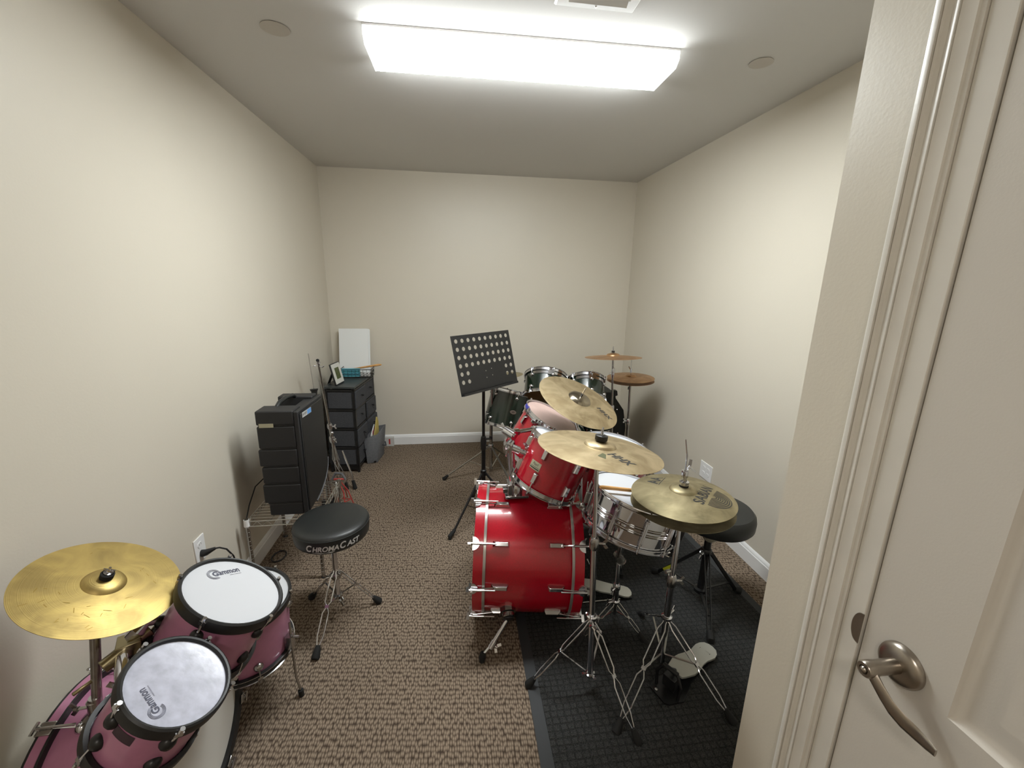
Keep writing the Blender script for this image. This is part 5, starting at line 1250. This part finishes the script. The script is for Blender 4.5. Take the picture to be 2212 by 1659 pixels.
for (lab, c, n, r, L, nl, an) in (('larger of the two raised dark green toms by the back wall, left of the smaller', (.697, 3.145, .838), (.17, .56, .81), .166, .20, 6, 1.75),
                             ('smallest dark green tom, at the right of the back kit beneath the far crash cymbal', (.982, 3.01, .832), (.13, .60, .79), .141, .19, 6, 1.6)):
    t, sh, th, bh, fr, b = drum('rack_tom', lab, 'drum', c, n, r, L, m_green, nl=nl, lug='round', sr=r - .009, hup=.024, ang=an, bhead=m_brownhead, frac=.052)
    mb = MB(); mb.lathe([(r - .0095, -.028), (r - .004, -.029), (r - .003, -.050), (r - .007, -.052)], fr, 40, a0=-2.4, a1=-.6); p = V(c) + (fr.to_3x3() @ V((math.cos(-1.5), math.sin(-1.5), 0))) * (r - .004) - V(n).normalized() * .04; mb.box(p, (.05, .012, .035), fr); mb.build('suspension_mount', m_chrome, t)
t, sh, th, bh, fr, b = drum('floor_tom', 'dark green tom with an oval emblem hung on a stand left of the red toms', 'drum', (.450, 3.228, .700), (.248, .20, .94), .180, .30, m_green, nl=6, lug='round', sr=.171, hup=.024, ang=.65, bhead=m_brownhead, frac=.055)
bd, mb = emblem('badge', sh, (.450, 3.228, .700), V((.248, .20, .94)).normalized(), .171, (.43, 2.99, .585), .05, .030, m_steel, oval=True)
mb = MB(); n_ = V((.248, .20, .94)).normalized(); w_ = V((.43, 2.99, .585)) - V((.450, 3.228, .700)); h0 = w_.dot(n_); o_ = (w_ - n_ * h0).normalized(); tt = n_.cross(o_); cc = V((.450, 3.228, .700)) + n_ * h0 + o_ * .1735
for q0_, q1_ in (((-.014, .004), (.010, .006)), ((-.010, -.001), (.014, .001)), ((-.014, -.006), (.008, -.004))): mb.beam(cc + tt * q0_[0] + n_ * q0_[1], cc + tt * q1_[0] + n_ * q1_[1], .0025, .001, o_)
mb.build('emblem_print', m_ink, bd)
# left stand of the green kit
t = thing('cymbal_stand', 'chrome stand behind the music stand, holding the dark green floor tom', 'cymbal stand', (.265, 3.13, 0))
mb = MB(); mb.tube([(.265, 3.13, .05), (.272, 3.13, .82)], .010, 12); mb.tube([(.265, 3.13, .05), (.267, 3.13, .52)], .013, 12); mb.build('pole', m_chromed, t)
mb = MB(); collar(mb, (.269, 3.13, .535), (0, 0, 1), .019, .04, (-.9, -.3, .2)); mb.tube([(.272, 3.13, .545), (.30, 3.16, .56)], .010, 10); mb.build('tom_clamp', m_chrome, t)
mb = MB(); collar(mb, (.266, 3.13, .27), (0, 0, 1), .02, .03, (-.8, -.6, .1)); mb.build('leg_collar', m_chrome, t)
for f in ((-.119, 3.112, 0), (.44, 2.80, 0), (.47, 3.44, 0)): tripod_leg(t, (.266, 3.13, .27), f, w=.008, mid=.5, wire=False, m=m_steel, brace_to=(.265, 3.13, .07))
o, fg, fn, hh = cymbal('thin bronze cymbal mostly hidden behind the music stand desk', 'cymbal', (.305, 3.13, .838), (-.10, .08, .99), .205, m_dull, bell=.05, bh=.018, bow=.014)
boom_rod(t, fg, .034, thick=.01, fr_r=.014)
# far crash
o, fg, fn, hh = cymbal('flat copper-coloured crash cymbal, highest in the back kit', 'cymbal', (1.151, 2.927, 1.016), (-.014, .09, .995), .206, m_copper, bell=.052, bh=.020, bow=.014)
t = thing('cymbal_stand', 'thin chrome stand under the highest cymbal at the back right', 'cymbal stand', (1.20, 2.95, 0))
mb = MB(); mb.tube([(1.200, 2.93, .05), (1.175, 2.93, .62)], .0115, 12); mb.tube([(1.175, 2.93, .60), (1.160, 2.928, .86), fg @ V((0, 0, -.02))], .0075, 12); mb.build('pole', m_chromed, t)
mb = MB(); collar(mb, (1.174, 2.93, .62), (0, 0, 1), .016, .05); collar(mb, (1.160, 2.928, .90), (0, 0, 1), .013, .07); mb.cyl((1.16, 2.93, .895), (1.13, 2.925, .893), .005, 8); mb.build('tilter', m_chrome, t)
for f in ((1.05, 2.72, 0), (1.42, 2.86, 0), (1.16, 3.22, 0)): tripod_leg(t, (1.19, 2.93, .27), f, w=.009, wire=False, m=m_steel, brace_to=(1.199, 2.93, .07))
boom_rod(t, fg, .036, thick=.012, fr_r=.012)
# far hi-hat
FHc = V((1.350, 3.04, .836)); FHn = V((-.03, -.01, 1)).normalized()
o, fg, fn, hh = cymbal('upper copper-coloured hi-hat cymbal in the back right corner', 'cymbal', FHc, FHn, .180, m_copper, bell=.045, bh=.012, bow=.014, name='hi_hat_cymbal')
o, fg2, fn, hh = cymbal('lower copper-coloured hi-hat cymbal in the back right corner', 'cymbal', FHc - V((0, 0, .022)), FHn, .180, m_copper, bell=.045, bh=.012, bow=.014, name='hi_hat_cymbal', flip=True)
t = thing('hi_hat_stand', 'slim chrome hi-hat stand in the back right corner by the right wall', 'hi-hat stand', (1.37, 3.04, 0))
mb = MB(); mb.tube([(1.375, 3.04, .05), (1.360, 3.04, .48)], .0115, 12); mb.tube([(1.361, 3.04, .46), (1.352, 3.04, .775)], .009, 12); mb.build('pole', m_chromed, t)
mb = MB(); mb.lathe([(.010, 0), (.022, .004), (.03, .016), (.012, .018)], Matrix.Translation((1.352, 3.04, .768)), 18); mb.tube([(1.335, 3.03, .765), (1.333, 3.028, .742)], .004, 6); mb.build('cymbal_seat', m_black, t)
mb = MB(); collar(mb, (1.360, 3.04, .475), (0, 0, 1), .018, .045, (-.9, -.2, .2)); mb.build('height_collar', m_chrome, t)
mb = MB(); mb.tube([(1.352, 3.04, .77), (1.345, 3.04, .985)], .003, 6); mb.tube([(1.350, 3.04, .875), (1.349, 3.04, .905)], .007, 8); mb.tube([(1.345, 3.04, .90), (1.325, 3.03, .925)], .005, 6); mb.build('pull_rod', m_chrome, t)
for f in ((1.20, 2.86, 0), (1.58, 2.92, 0), (1.36, 3.30, 0)): tripod_leg(t, (1.366, 3.04, .27), f, w=.009, wire=False, m=m_steel, brace_to=(1.374, 3.04, .07))
# second snare of the back kit
t, sh, th, bh, fr, b = drum('snare_drum', 'small dark snare drum with a chrome rim under the back right crash cymbal', 'drum', (1.115, 3.12, .52), (0, 0, 1), .140, .12, m_green, nl=8, lug='tube', sr=.131, hup=.018)
t = thing('snare_stand', 'low chrome stand under the small dark snare of the back kit', 'drum stand', (1.115, 3.12, 0))
mb = MB(); mb.tube([(1.115, 3.12, .05), (1.115, 3.12, .37)], .010, 12); mb.build('pole', m_chrome, t)
for k in range(3):
    a = 1.05 + k * 2 * PI / 3; o2 = V((math.cos(a), math.sin(a), 0)); c = V((1.115, 3.12, 0)); mb = MB(); mb.tube([c + V((0, 0, .35)), c + o2 * .08 + V((0, 0, .382)), c + o2 * .146 + V((0, 0, .392)), c + o2 * .148 + V((0, 0, .412))], .005, 8); mb.build('basket_arm', m_chrome, t)
    tripod_leg(t, c + V((0, 0, .20)), c + o2 * (.08 if k == 1 else .20), w=.008, wire=False, m=m_steel)
# black cabinet with cut corner
t = thing('speaker_cabinet', 'black cabinet with a slanted corner behind the back kit by the right wall', 'speaker', (1.37, 3.45, 0))
pf = [(1.10, .02), (1.49, .02), (1.495, .30), (1.465, .46), (1.385, .57), (1.372, .625), (1.10, .632)]
MX = Matrix(((1, 0, 0, 0), (0, 0, -1, 3.62), (0, 1, 0, 0), (0, 0, 0, 1)))
mb = MB(); mb.prism(pf, MX, 0, .24); bd = mb.build('body', mat('black_carpet_covering', (24, 27, 25), .6, noise=(60, .25)), t, bevel=.008)
mb = MB(); mb.prism([(1.36, .585), (1.395, .60), (1.388, .64), (1.355, .645)], MX, .20, .245); mb.build('corner_protector', m_black, bd)
mb = MB(); mb.ball((1.34, 3.378, .605), .007, 8); mb.ball((1.40, 3.378, .47), .007, 8); mb.build('bolt', m_chrome, bd)
for x in (1.14, 1.45):
    for y in (3.41, 3.59): mb = MB(); mb.cyl((x, y, 0), (x, y, .022), .016, 12); mb.build('foot', m_rubber, t)
